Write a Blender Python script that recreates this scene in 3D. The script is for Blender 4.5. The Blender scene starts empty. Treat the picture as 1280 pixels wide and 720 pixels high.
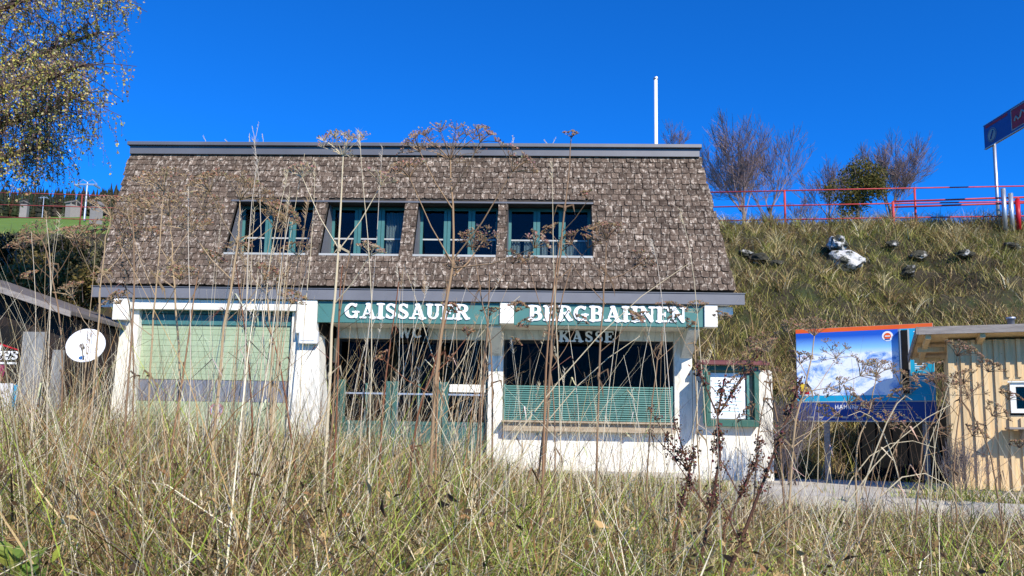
import bpy, bmesh, math, random
import numpy as np
from mathutils import Vector, Matrix

random.seed(7)
RNG = np.random.default_rng(11)
scene = bpy.context.scene
COL = scene.collection

# ------------------------------------------------------------------ camera
FPX, CX, CY = 1000.0, 640.0, 425.0
PSI, TH, RHO = math.radians(2.0), math.radians(7.0), 0.018
EYE = Vector((0, 0, 0.65))
FW = Vector((-math.sin(PSI) * math.cos(TH), math.cos(PSI) * math.cos(TH), math.sin(TH)))
R0 = Vector((math.cos(PSI), math.sin(PSI), 0)); U0 = R0.cross(FW)
RT = R0 * math.cos(RHO) + U0 * math.sin(RHO)
UP = U0 * math.cos(RHO) - R0 * math.sin(RHO)
cam = bpy.data.cameras.new('camera'); camo = bpy.data.objects.new('camera', cam); COL.objects.link(camo)
cam.sensor_fit = 'HORIZONTAL'; cam.sensor_width = 36; cam.lens = FPX / 1280 * 36
cam.shift_y = (CY - 360) / 1280
cam.clip_start = 0.05; cam.clip_end = 3000
m = Matrix((RT, UP, -FW)).transposed().to_4x4(); m.translation = EYE
camo.matrix_world = m
scene.camera = camo

# ------------------------------------------------------------------ light
SUN_EL, SUN_AZ = math.radians(35), math.radians(29)     # azimuth to the right of straight behind the camera
SUN = Vector((math.sin(SUN_AZ) * math.cos(SUN_EL), -math.cos(SUN_AZ) * math.cos(SUN_EL), math.sin(SUN_EL)))
world = bpy.data.worlds.new('World'); scene.world = world; world.use_nodes = True
wn = world.node_tree; wn.nodes.clear()
sky = wn.nodes.new('ShaderNodeTexSky'); sky.sky_type = 'NISHITA'; sky.sun_disc = False
sky.sun_elevation = SUN_EL; sky.sun_rotation = math.atan2(SUN.x, SUN.y)
sky.altitude = 1200; sky.air_density = 0.9; sky.dust_density = 0.0; sky.ozone_density = 3.0
hs = wn.nodes.new('ShaderNodeMix'); hs.data_type = 'RGBA'; hs.blend_type = 'MULTIPLY'; hs.inputs['Factor'].default_value = 1.0
hs.inputs['B'].default_value = (0.05, 0.60, 1.36, 1)      # the photo's deep saturated blue, over the whole sky
bg = wn.nodes.new('ShaderNodeBackground'); bg.inputs['Strength'].default_value = 0.13
wo = wn.nodes.new('ShaderNodeOutputWorld')
wn.links.new(sky.outputs[0], hs.inputs['A']); wn.links.new(hs.outputs['Result'], bg.inputs['Color'])
wn.links.new(bg.outputs[0], wo.inputs[0])
sl = bpy.data.lights.new('sun', 'SUN'); sl.energy = 4.9; sl.angle = math.radians(0.5); sl.color = (1, 0.94, 0.85)
slo = bpy.data.objects.new('sun', sl); COL.objects.link(slo)
slo.rotation_euler = (-SUN).to_track_quat('-Z', 'Y').to_euler(); slo.location = SUN * 50
scene.view_settings.view_transform = 'Standard'; scene.view_settings.look = 'None'
scene.view_settings.exposure = 0.42; scene.view_settings.gamma = 1.0
scene.view_settings.use_curve_mapping = False

# ------------------------------------------------------------------ pixel helpers
def ray(x, y): return FW + RT * ((x - CX) / FPX) - UP * ((y - CY) / FPX)
def P(x, y, Y):
    d = ray(x, y); return EYE + d * (Y / d.y)
def PZ(x, y, z):
    d = ray(x, y); return EYE + d * ((z - EYE.z) / d.z)
def PPL(x, y, o, n):
    d = ray(x, y); return EYE + d * ((o - EYE).dot(n) / d.dot(n))

# ------------------------------------------------------------------ materials
def mat(name, c1, c2=None, scale=4.0, rough=0.85, bump=0.0, bscale=None, lo=0.35, hi=0.65, metal=0.0, spec=0.3, dirt=None, stretch=None, rnd=0.0):
    m = bpy.data.materials.new(name); m.use_nodes = True
    n = m.node_tree.nodes; l = m.node_tree.links
    b = n['Principled BSDF']
    b.inputs['Roughness'].default_value = rough; b.inputs['Metallic'].default_value = metal
    b.inputs['Specular IOR Level'].default_value = spec
    geo = n.new('ShaderNodeNewGeometry'); vec = geo.outputs['Position']
    if stretch:
        mp = n.new('ShaderNodeMapping'); mp.inputs['Scale'].default_value = stretch
        l.new(vec, mp.inputs['Vector']); vec = mp.outputs[0]
    if c2 is None: c2 = tuple(x * 0.8 for x in c1)
    nz = n.new('ShaderNodeTexNoise'); nz.inputs['Scale'].default_value = scale; nz.inputs['Detail'].default_value = 8; nz.inputs['Roughness'].default_value = 0.65
    l.new(vec, nz.inputs['Vector'])
    rp = n.new('ShaderNodeValToRGB'); rp.color_ramp.elements[0].position = lo; rp.color_ramp.elements[1].position = hi
    rp.color_ramp.elements[0].color = (*c1, 1); rp.color_ramp.elements[1].color = (*c2, 1)
    l.new(nz.outputs['Fac'], rp.inputs[0]); out = rp.outputs[0]
    if dirt:
        dc, ds, dlo, dhi = dirt[:4]
        nd = n.new('ShaderNodeTexNoise'); nd.inputs['Scale'].default_value = ds; nd.inputs['Detail'].default_value = 10; nd.inputs['Roughness'].default_value = 0.75
        if len(dirt) > 4:
            md = n.new('ShaderNodeMapping'); md.inputs['Scale'].default_value = dirt[4]
            l.new(geo.outputs['Position'], md.inputs['Vector']); l.new(md.outputs[0], nd.inputs['Vector'])
        else: l.new(geo.outputs['Position'], nd.inputs['Vector'])
        rd = n.new('ShaderNodeMapRange'); rd.inputs['From Min'].default_value = dlo; rd.inputs['From Max'].default_value = dhi
        l.new(nd.outputs['Fac'], rd.inputs['Value'])
        mx = n.new('ShaderNodeMix'); mx.data_type = 'RGBA'
        l.new(rd.outputs[0], mx.inputs['Factor']); l.new(out, mx.inputs['A']); mx.inputs['B'].default_value = (*dc, 1); out = mx.outputs['Result']
    if rnd:
        oi = n.new('ShaderNodeObjectInfo'); ad = n.new('ShaderNodeMath'); ad.operation = 'ADD'
        l.new(oi.outputs['Random'], ad.inputs[0]); l.new(geo.outputs['Random Per Island'], ad.inputs[1])
        fr = n.new('ShaderNodeMath'); fr.operation = 'FRACT'; l.new(ad.outputs[0], fr.inputs[0])
        mr = n.new('ShaderNodeMapRange'); mr.inputs['To Min'].default_value = 1 - rnd; mr.inputs['To Max'].default_value = 1 + rnd
        l.new(fr.outputs[0], mr.inputs['Value'])
        hv = n.new('ShaderNodeHueSaturation'); l.new(out, hv.inputs['Color']); l.new(mr.outputs[0], hv.inputs['Value']); out = hv.outputs[0]
    l.new(out, b.inputs['Base Color'])
    if bump:
        nb = n.new('ShaderNodeTexNoise'); nb.inputs['Scale'].default_value = bscale or scale * 6; nb.inputs['Detail'].default_value = 6
        l.new(vec, nb.inputs['Vector'])
        bm_ = n.new('ShaderNodeBump'); bm_.inputs['Strength'].default_value = bump; bm_.inputs['Distance'].default_value = 0.02
        l.new(nb.outputs['Fac'], bm_.inputs['Height']); l.new(bm_.outputs[0], b.inputs['Normal'])
    return m

def leafmat(name, trans=0.35, spec=0.15):
    m = bpy.data.materials.new(name); m.use_nodes = True
    n = m.node_tree.nodes; l = m.node_tree.links; b = n['Principled BSDF']
    at = n.new('ShaderNodeAttribute'); at.attribute_name = 'Col'
    b.inputs['Roughness'].default_value = 0.6; b.inputs['Specular IOR Level'].default_value = spec
    tr = n.new('ShaderNodeBsdfTranslucent'); mx = n.new('ShaderNodeMixShader'); mx.inputs[0].default_value = trans
    l.new(at.outputs['Color'], b.inputs['Base Color']); l.new(at.outputs['Color'], tr.inputs['Color'])
    l.new(b.outputs[0], mx.inputs[1]); l.new(tr.outputs[0], mx.inputs[2]); l.new(mx.outputs[0], n['Material Output'].inputs[0])
    return m

def glassmat(name, ior=1.3, tint=(0.55, 0.6, 0.6, 1)):
    m = bpy.data.materials.new(name); m.use_nodes = True
    n = m.node_tree.nodes; l = m.node_tree.links; n.remove(n['Principled BSDF'])
    t = n.new('ShaderNodeBsdfTransparent'); t.inputs[0].default_value = tint
    g = n.new('ShaderNodeBsdfGlossy'); g.inputs['Roughness'].default_value = 0.03; g.inputs['Color'].default_value = (.9, .9, .9, 1)
    nz = n.new('ShaderNodeTexNoise'); nz.inputs['Scale'].default_value = 2.0
    geo = n.new('ShaderNodeNewGeometry'); l.new(geo.outputs['Position'], nz.inputs['Vector'])
    bp = n.new('ShaderNodeBump'); bp.inputs['Strength'].default_value = .03; l.new(nz.outputs['Fac'], bp.inputs['Height']); l.new(bp.outputs[0], g.inputs['Normal'])
    f = n.new('ShaderNodeFresnel'); f.inputs['IOR'].default_value = ior
    x = n.new('ShaderNodeMixShader'); l.new(f.outputs[0], x.inputs[0]); l.new(t.outputs[0], x.inputs[1]); l.new(g.outputs[0], x.inputs[2])
    l.new(x.outputs[0], n['Material Output'].inputs[0]); return m

MT = dict(
    plaster=mat('plaster', (.82, .78, .66), (.74, .70, .59), 1.5, .9, .25, 30, dirt=((.34, .31, .25), 3.2, .50, .70, (2.2, 2.2, .45))),
    beam=mat('white_paint', (.83, .79, .68), (.76, .72, .62), 2.5, .7, .1, 40, dirt=((.4, .37, .30), 6, .58, .74)),
    fascia=mat('slate_blue_paint', (.135, .135, .145), (.17, .17, .18), 1.2, .55, .05, dirt=((.30, .31, .33), 4, .62, .8, (.5, 3, 3))),
    ridge=mat('grey_sheet_metal', (.125, .125, .13), (.16, .16, .165), .8, .45, metal=.3),
    green=mat('green_sign_paint', (.055, .165, .145), (.07, .19, .165), 2, .5, dirt=((.12, .25, .22), 5, .62, .8)),
    teal=mat('teal_window_paint', (.045, .145, .14), (.06, .175, .165), 6, .5, .1),
    doorteal=mat('door_green_paint', (.028, .095, .082), (.042, .125, .105), 6, .5, .1, dirt=((.10, .17, .14), 6, .6, .8)),
    darkgreen=mat('dark_green_paint', (.028, .095, .07), (.04, .12, .09), 6, .5, .1),
    fadedred=mat('faded_red', (.42, .17, .19), (.48, .24, .25), 14, .7), fadedblue=mat('faded_blue', (.25, .28, .46), (.36, .38, .52), 14, .7),
    white=mat('white_letter', (.83, .83, .80), (.76, .76, .72), 8, .6, dirt=((.45, .42, .36), 14, .62, .78)),
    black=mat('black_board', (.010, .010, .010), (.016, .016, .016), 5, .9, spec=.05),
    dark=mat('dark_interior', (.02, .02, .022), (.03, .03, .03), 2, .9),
    doorslat=mat('pale_green_slat', (.31, .38, .23), (.36, .43, .27), 2.5, .55, .05, dirt=((.22, .25, .16), 5, .6, .8), rnd=.05),
    doorgrey=mat('grey_band', (.14, .155, .19), (.18, .19, .22), 5, .4),
    sillwood=mat('weathered_plank', (.30, .23, .15), (.42, .34, .23), 3, .85, .3, stretch=(1, 8, 8)),
    shutter=mat('green_shutter', (.055, .17, .145), (.08, .21, .18), 4, .5, dirt=((.2, .28, .25), 8, .6, .8)),
    steel=mat('galvanised_steel', (.45, .46, .47), (.55, .56, .57), 6, .4, metal=.7),
    curtain=mat('white_curtain', (.75, .76, .78), (.82, .83, .84), 3, .9, stretch=(10, 1, 1)),
    shingle=mat('weathered_shingle', (.068, .045, .030), (.140, .100, .070), 9, .95, .6, 40,
                dirt=((.41, .34, .262), 13, .525, .605, (1.5, 1, .8)), rnd=.28),
    deck=mat('roof_deck', (.03, .025, .02), (.05, .04, .03), 3, .95),
    rail=mat('red_railing_paint', (.42, .035, .035), (.52, .06, .055), 5, .5, dirt=((.5, .25, .22), 12, .6, .75)),
    darkrail=mat('dark_red_paint', (.22, .035, .03), (.30, .06, .05), 5, .6),
    pine=mat('fresh_pine_board', (.62, .43, .21), (.72, .53, .29), 2.0, .75, .15, 12, stretch=(14, 14, 1.2), rnd=.10, dirt=((.30, .17, .07), 16, .66, .72)),
    greywood=mat('grey_weathered_wood', (.22, .19, .165), (.33, .29, .25), 3, .9, .4, stretch=(1, 1, 10)),
    shedroof=mat('shed_roof_felt', (.10, .085, .075), (.15, .13, .115), 2, .95, .4),
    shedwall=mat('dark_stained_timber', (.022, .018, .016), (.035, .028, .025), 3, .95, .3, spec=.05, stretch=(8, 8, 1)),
    concrete=mat('concrete', (.42, .38, .31), (.54, .50, .42), 1.5, .95, .4, 25, dirt=((.20, .19, .16), 3, .56, .72)),
    palesheet=mat('pale_grey_sheet', (.36, .36, .33), (.44, .44, .41), 2, .6, dirt=((.3, .3, .3), 4, .6, .8)),
    dish=mat('white_dish', (.80, .80, .80), (.76, .76, .75), 3, .45),
    orange=mat('orange_print', (.72, .10, .015), (.78, .13, .02), 4, .5),
    cyan=mat('cyan_print', (.01, .30, .50), (.015, .34, .55), 4, .4),
    navy=mat('navy_print', (.012, .035, .19), (.016, .045, .22), 3, .4),
    redprint=mat('red_print', (.42, .008, .015), (.48, .012, .02), 4, .4),
    bluepr=mat('blue_print', (.012, .065, .26), (.016, .08, .30), 4, .4),
    magenta=mat('magenta_print', (.22, .006, .06), (.26, .01, .08), 4, .5),
    yellow=mat('yellow_print', (.75, .50, .03), (.78, .55, .05), 4, .5),
    paper=mat('white_paper', (.82, .83, .84), (.79, .80, .81), 3, .8),
    darkred=mat('dark_red_sheet', (.13, .035, .035), (.17, .055, .05), 5, .6, dirt=((.25, .15, .13), 8, .6, .75)),
    lamp=mat('lamp_housing', (.78, .78, .76), (.72, .72, .70), 5, .4),
    rock=mat('limestone', (.58, .56, .50), (.40, .38, .34), 5.0, .95, .9, 14, dirt=((.045, .042, .028), 3.0, .37, .44)),
    palerock=mat('pale_limestone', (.62, .60, .54), (.45, .43, .39), 5.0, .95, .9, 14, dirt=((.05, .05, .035), 4.0, .48, .55)),
    dullsheet=mat('dull_grey_sheet', (.20, .20, .19), (.29, .285, .265), 2.5, .75, dirt=((.10, .095, .08), 4, .5, .7, (3, 3, .6))),
    house=mat('house_plaster', (.27, .24, .22), (.22, .20, .18), 2, .9),
    houseroof=mat('house_roof', (.16, .14, .13), (.22, .19, .17), 3, .9),
    bark=mat('grey_bark', (.16, .125, .115), (.24, .19, .17), 6, .95, .3),
    birchbark=mat('birch_bark', (.55, .53, .5), (.62, .6, .57), 4, .85, .3, dirt=((.04, .035, .03), 5, .52, .6, (1, 1, 3))),
    twig=mat('purple_brown_twig', (.20, .135, .125), (.27, .19, .17), 4, .9),
    birchtwig=mat('birch_twig', (.085, .055, .048), (.13, .085, .07), 4, .9),
    glass=glassmat('window_glass'), shopglass=glassmat('shop_glass', 1.14, (.35, .37, .37, 1)), leaf=leafmat('leaf', .35), grass=leafmat('grass_blade', .12),
    dryplant=leafmat('dry_plant', .08, .1),
)

# ------------------------------------------------------------------ mesh helpers
class MB:
    def __init__(s): s.v = []; s.f = []; s.c = []
    def add(s, vs, fs, col=None):
        o = len(s.v); s.v += [tuple(p) for p in vs]; s.f += [tuple(i + o for i in q) for q in fs]
        if col is not None: s.c += [col] * len(vs)
        return s
    def box(s, x0, x1, y0, y1, z0, z1):
        return s.add([(x0,y0,z0),(x1,y0,z0),(x1,y1,z0),(x0,y1,z0),(x0,y0,z1),(x1,y0,z1),(x1,y1,z1),(x0,y1,z1)],
                     [(0,3,2,1),(4,5,6,7),(0,1,5,4),(1,2,6,5),(2,3,7,6),(3,0,4,7)])
    def hexa(s, pts): return s.add(pts, [(0,3,2,1),(4,5,6,7),(0,1,5,4),(1,2,6,5),(2,3,7,6),(3,0,4,7)])
    def prism(s, poly, d):
        n = len(poly); d = Vector(d); a = [Vector(p) for p in poly]
        return s.add(a + [p + d for p in a], [tuple(range(n))[::-1], tuple(range(n, 2*n))] + [(i, (i+1) % n, (i+1) % n + n, i + n) for i in range(n)])
    def tube(s, pts, rad, k=5, col=None, cap=True):
        pts = [Vector(p) for p in pts]; n = len(pts)
        if not hasattr(rad, '__len__'): rad = [rad] * n
        vs = []; up = None
        for i, p in enumerate(pts):
            t = (pts[min(i+1, n-1)] - pts[max(i-1, 0)])
            t = t.normalized() if t.length > 1e-9 else Vector((0,0,1))
            if up is None: up = t.orthogonal().normalized()
            else:
                up = up - t * up.dot(t)
                up = up.normalized() if up.length > 1e-6 else t.orthogonal().normalized()
            w = t.cross(up)
            for j in range(k):
                a = 2*math.pi*j/k; vs.append(p + (up*math.cos(a) + w*math.sin(a)) * rad[i])
        fs = [(i*k+j, i*k+(j+1) % k, (i+1)*k+(j+1) % k, (i+1)*k+j) for i in range(n-1) for j in range(k)]
        if cap: fs += [tuple(range(k))[::-1], tuple(range((n-1)*k, n*k))]
        return s.add(vs, fs, col)
    def lathe(s, prof, k=24, o=(0,0,0)):
        vs = []
        for r, z in prof:
            for j in range(k):
                a = 2*math.pi*j/k; vs.append((o[0]+r*math.cos(a), o[1]+r*math.sin(a), o[2]+z))
        n = len(prof)
        return s.add(vs, [(i*k+j, i*k+(j+1) % k, (i+1)*k+(j+1) % k, (i+1)*k+j) for i in range(n-1) for j in range(k)])
    def mesh(s, name):
        me = bpy.data.meshes.new(name); me.from_pydata(s.v, [], s.f)
        if s.c:
            ca = me.color_attributes.new('Col', 'FLOAT_COLOR', 'POINT')
            a = np.ones((len(s.v), 4), 'f'); a[:, :3] = np.array(s.c, 'f'); ca.data.foreach_set('color', a.ravel())
        me.update(); return me
    def build(s, name, m, parent=None, smooth=False, bevel=0):
        me = s.mesh(name); me.materials.append(MT[m] if isinstance(m, str) else m)
        if smooth: me.polygons.foreach_set('use_smooth', [True] * len(me.polygons))
        o = bpy.data.objects.new(name, me); COL.objects.link(o); o.parent = parent
        if bevel:
            b = o.modifiers.new('bevel', 'BEVEL'); b.width = bevel; b.segments = 2; b.limit_method = 'ANGLE'
        return o

def tag(o, label=None, cat=None, group=None, kind=None):
    if label: o['label'] = label
    if cat: o['category'] = cat
    if group: o['group'] = group
    if kind: o['kind'] = kind
    return o
def empty(name, loc, rz=0.0):
    o = bpy.data.objects.new(name, None); COL.objects.link(o); o.location = loc; o.rotation_euler = (0, 0, rz); o.empty_display_size = .2
    return o
def npmesh(name, V, Fq, C, m, parent=None):
    me = bpy.data.meshes.new(name); nv, nf = len(V), len(Fq); k = Fq.shape[1]
    me.vertices.add(nv); me.vertices.foreach_set('co', V.astype('f').ravel())
    me.loops.add(nf * k); me.loops.foreach_set('vertex_index', Fq.astype('i').ravel())
    me.polygons.add(nf); me.polygons.foreach_set('loop_start', np.arange(0, nf * k, k, dtype='i'))
    if C is not None:
        ca = me.color_attributes.new('Col', 'FLOAT_COLOR', 'POINT')
        a = np.ones((nv, 4), 'f'); a[:, :3] = C; ca.data.foreach_set('color', a.ravel())
    me.update(calc_edges=True); me.materials.append(MT[m])
    o = bpy.data.objects.new(name, me); COL.objects.link(o); o.parent = parent
    return o

# value noise for numpy
_NT = RNG.random((64, 64))
def vnoise(x, y):
    xi = np.floor(x).astype(int); yi = np.floor(y).astype(int); fx = x - xi; fy = y - yi
    fx = fx*fx*(3-2*fx); fy = fy*fy*(3-2*fy)
    g = lambda a, b: _NT[a % 64, b % 64]
    return (g(xi, yi)*(1-fx)+g(xi+1, yi)*fx)*(1-fy) + (g(xi, yi+1)*(1-fx)+g(xi+1, yi+1)*fx)*fy
def sst(a, b, x): t = np.clip((x-a)/(b-a), 0, 1); return t*t*(3-2*t)

# ------------------------------------------------------------------ lettering (outlines from thick strokes)
def arc(cx, cy, rx, ry, a0, a1, r0, r1=None, n=14):
    r1 = r0 if r1 is None else r1; out = []
    for i in range(n+1):
        t = i/n; a = math.radians(a0+(a1-a0)*t); w = math.cos(a)**2
        out.append((cx+rx*math.cos(a), cy+ry*math.sin(a), r0*(1-w)+r1*w))
    return out
def ln(x0, y0, x1, y1, r, r2=None): return [(x0, y0, r), (x1, y1, r if r2 is None else r2)]
T_, K_, S_ = .135, .065, .062
GL = {
 'A': (1.12, [ln(.56,.93,.86,.06,.13), ln(.52,.9,.24,.06,.062), ln(.3,.32,.75,.32,.052), ln(.06,S_,.40,S_,S_), ln(.68,S_,1.07,S_,S_), ln(.44,.93,.62,.93,.07)]),
 'I': (.56, [ln(.28,.08,.28,.92,T_), ln(.07,S_,.49,S_,S_), ln(.07,.938,.49,.938,S_)]),
 'U': (1.0, [ln(.24,.92,.24,.35,T_), arc(.48,.36,.26,.30,180,360,.06,.1), ln(.76,.35,.76,.93,.07), ln(.05,.938,.42,.938,S_), ln(.62,.938,.93,.938,S_)]),
 'E': (.92, [ln(.25,.08,.25,.92,T_), ln(.06,S_,.78,S_,S_), ln(.06,.938,.76,.938,S_), ln(.3,.5,.58,.5,.055), ln(.60,.38,.60,.62,.045), ln(.80,.06,.84,.3,.05), ln(.77,.94,.80,.72,.05)]),
 'R': (1.02, [ln(.25,.08,.25,.92,T_), ln(.06,S_,.46,S_,S_), ln(.06,.938,.5,.938,S_), arc(.5,.72,.26,.215,90,-90,.06,.13), ln(.3,.5,.5,.5,.05), ln(.55,.48,.80,.1,.12), ln(.78,S_,.97,S_+.02,S_)]),
 'B': (.98, [ln(.25,.08,.25,.92,T_), ln(.06,S_,.5,S_,S_), ln(.06,.938,.48,.938,S_), arc(.48,.735,.24,.2,90,-90,.06,.125), ln(.3,.51,.5,.51,.05), arc(.5,.285,.28,.225,90,-90,.06,.135)]),
 'H': (1.1, [ln(.25,.08,.25,.92,T_), ln(.85,.08,.85,.92,T_), ln(.3,.5,.8,.5,.055), ln(.06,S_,.45,S_,S_), ln(.06,.938,.45,.938,S_), ln(.65,S_,1.04,S_,S_), ln(.65,.938,1.04,.938,S_)]),
 'N': (1.1, [ln(.22,.08,.22,.92,.065), ln(.25,.92,.82,.1,.125), ln(.85,.08,.85,.92,.065), ln(.05,S_,.4,S_,S_), ln(.05,.938,.35,.938,S_), ln(.68,.938,1.03,.938,S_)]),
 'G': (1.06, [arc(.52,.5,.35,.42,55,315,.075,.135), ln(.76,.78,.80,.92,.05), ln(.80,.1,.80,.42,.1), ln(.58,.42,.97,.42,.055)]),
 'S': (.84, [arc(.42,.72,.22,.215,35,270,.065,.1), arc(.42,.285,.24,.225,90,-145,.065,.11), ln(.3,.58,.58,.42,.11), ln(.66,.72,.68,.92,.04), ln(.14,.1,.16,.3,.04)]),
 'W': (1.42, [ln(.2,.92,.42,.1,.12), ln(.42,.1,.66,.9,.06), ln(.66,.92,.9,.1,.12), ln(.9,.1,1.16,.9,.06), ln(.03,.938,.42,.938,S_), ln(.5,.938,.84,.938,S_), ln(1.0,.938,1.34,.938,S_)]),
 'C': (1.0, [arc(.52,.5,.35,.42,50,310,.075,.135), ln(.76,.74,.80,.94,.05)]),
 'K': (1.08, [ln(.25,.08,.25,.92,T_), ln(.4,.46,.78,.9,.055), ln(.5,.55,.85,.1,.125), ln(.06,S_,.45,S_,S_), ln(.06,.938,.45,.938,S_), ln(.66,S_,1.04,S_,S_), ln(.64,.938,.98,.938,S_)]),
 'L': (.7, [ln(.15,.08,.15,.92,.07), ln(.15,.08,.6,.08,.07)]), 'F': (.7, [ln(.15,.06,.15,.92,.07), ln(.15,.92,.6,.92,.07), ln(.15,.5,.5,.5,.07)]),
 'T': (.8, [ln(.4,.06,.4,.92,.07), ln(.08,.92,.72,.92,.07)]), 'k': (.8, [ln(.15,.06,.15,.94,.07), ln(.18,.45,.62,.93,.07), ln(.3,.55,.66,.07,.07)]),
 'i': (.34, [ln(.17,.06,.17,.94,.07)]), '$': (.7, [arc(.35,.72,.2,.21,20,270,.07), arc(.35,.29,.22,.22,90,-160,.07)]),
 'u': (.8, [ln(.14,.93,.14,.32,.07), arc(.4,.32,.26,.25,180,360,.07), ln(.66,.32,.66,.93,.07), ln(.27,1.13,.29,1.13,.06), ln(.51,1.13,.53,1.13,.06)]),
 'h': (.82, [ln(.14,.06,.14,.94,.07), ln(.68,.06,.68,.94,.07), ln(.14,.5,.68,.5,.06)]), 'n': (.82, [ln(.14,.06,.14,.94,.07), ln(.14,.92,.68,.08,.07), ln(.68,.06,.68,.94,.07)]),
 'a': (.86, [ln(.1,.06,.43,.94,.07), ln(.43,.94,.76,.06,.07), ln(.22,.33,.64,.33,.06)]),
 'l': (.3, [ln(.2,.05,.3,.95,.075)]), 'd': (.6, [arc(.28,.28,.19,.22,0,360,.075), ln(.46,.06,.62,.98,.07)]),
 'e': (.55, [arc(.27,.28,.2,.22,0,320,.075), ln(.1,.28,.46,.3,.06)]), 'r': (.46, [ln(.12,.06,.2,.5,.075), arc(.34,.34,.15,.16,160,50,.07)]),
 's': (.5, [arc(.26,.39,.13,.11,40,270,.065), arc(.24,.17,.14,.11,90,-140,.065)]),
}
def glyph(mb, ch, ox, oz, h, Y, depth, slant=0.0, flip=lambda x, y, z: (x, y, z), res=30):
    w, strokes = GL[ch]; pad = .03
    nx, nz = max(6, int((w+2*pad)*res)), int(1.28*res)
    xs = np.linspace(-pad, w+pad, nx+1); zs = np.linspace(-.06, 1.22, nz+1)
    X, Zg = np.meshgrid(xs, zs, indexing='ij'); D = np.full(X.shape, 9.0)
    for st in strokes:
        for (x0, y0, r0), (x1, y1, r1) in zip(st[:-1], st[1:]):
            dx, dy = x1-x0, y1-y0; L2 = dx*dx+dy*dy+1e-9
            t = np.clip(((X-x0)*dx+(Zg-y0)*dy)/L2, 0, 1)
            D = np.minimum(D, np.hypot(X-x0-t*dx, Zg-y0-t*dy)-(r0+t*(r1-r0)))
    V = {}; vs = []; fs = []
    def vid(x, z):
        k = (round(x, 4), round(z, 4))
        if k not in V:
            V[k] = len(vs); vs.append(k)
        return V[k]
    walls = []
    for i in range(nx):
        for j in range(nz):
            c = [(i, j), (i+1, j), (i+1, j+1), (i, j+1)]; d = [D[a] for a in c]
            if min(d) > 0: continue
            poly = []; cross = []
            for q in range(4):
                a, b = c[q], c[(q+1) % 4]; da, db = d[q], d[(q+1) % 4]
                if da <= 0: poly.append(vid(xs[a[0]], zs[a[1]]))
                if (da <= 0) != (db <= 0):
                    t = da/(da-db); v = vid(xs[a[0]]+(xs[b[0]]-xs[a[0]])*t, zs[a[1]]+(zs[b[1]]-zs[a[1]])*t)
                    poly.append(v); cross.append(v)
            pp = [p for q, p in enumerate(poly) if p != poly[q-1]]
            if len(pp) >= 3: fs.append(tuple(pp))
            if len(cross) == 2 and cross[0] != cross[1]: walls.append(tuple(cross))
    n = len(vs); o = [flip(ox+(x+slant*z)*h, Y, oz+z*h) for x, z in vs] + [flip(ox+(x+slant*z)*h, Y+depth, oz+z*h) for x, z in vs]
    mb.add(o, fs + [(a, b, b+n, a+n) for a, b in walls])
    return w * h
def word_width(txt, h, gap): return sum(GL[c][0] for c in txt)*h + gap*(len(txt)-1)
def word(txt, x0, x1, z0, h, Y, depth, m, parent, name='letter', **kw):
    gap = ((x1-x0) - sum(GL[c][0] for c in txt)*h) / max(1, len(txt)-1)
    x = x0
    for c in txt:
        b = MB(); w = glyph(b, c, x, z0, h, Y, depth, **kw); b.build(name, m, parent); x += w + gap

# ================================================================== GROUND
def slab_edge(x):                   # front edge of the forecourt, y as function of x
    return np.interp(x, [-12, -4, -1.2, 0.5, 3, 6, 12], [12.9, 12.7, 12.3, 11.9, 11.0, 10.0, 8.6])
def crest(x): return 27.0 - 0.035 * (x)
def hgt(x, y):
    x = np.asarray(x, float); y = np.asarray(y, float)
    se = slab_edge(x)
    ze = np.interp(x, [-6, -1, 1, 6], [-.12, -.15, -.38, -.45])
    t = np.clip((y-1.5)/(se-1.5), 0, 1)
    near = -1.0 + (ze+1.0)*t + .07*(vnoise(x*.7+5, y*.7+9)-.5)*2*(1-t)
    flat = np.full_like(x, -.06)
    z = np.where(y < se+.1, near, flat)
    c = crest(x); b = np.clip((y-15.2)/(c-15.2), 0, 1)
    inb = np.where((x > -8.5) & (x < 3.3), np.clip((y-20.5)/(c-20.5), 0, 1), b)
    prof = inb**.92
    bank = -.06 + np.interp(x, [-12, 6], [7.75, 8.08])*prof + (vnoise(x*.55, y*.55)-.5)*.9*np.sin(np.pi*np.clip(inb, 0, 1)) + (vnoise(x*1.9, y*1.9)-.5)*.65*np.sin(np.pi*np.clip(inb, 0, 1))
    z = np.where(inb > 0, bank, z)
    far = np.clip(y-40, 0, None)
    ang = x/np.maximum(y, 1)
    lf = 1-sst(-.42, -.12, ang)
    hill = .305*far*lf - .02*far*(1-lf) + (vnoise(x*.03, y*.03)-.5)*.02*far
    rt = sst(.44, .56, ang); hill = hill + rt*(np.clip(y-40, 0, 60)*.335+np.clip(y-100, 0, 200)*.27)
    hill = np.where(y > 300, .305*260*lf - .02*260*(1-lf) + rt*74, hill)
    return np.where((z < 7) & (y > 28), 8.0, z) + np.where(y > 40, hill, 0)
def hz(x, y): return float(hgt(np.array([x]), np.array([y]))[0])

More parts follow.
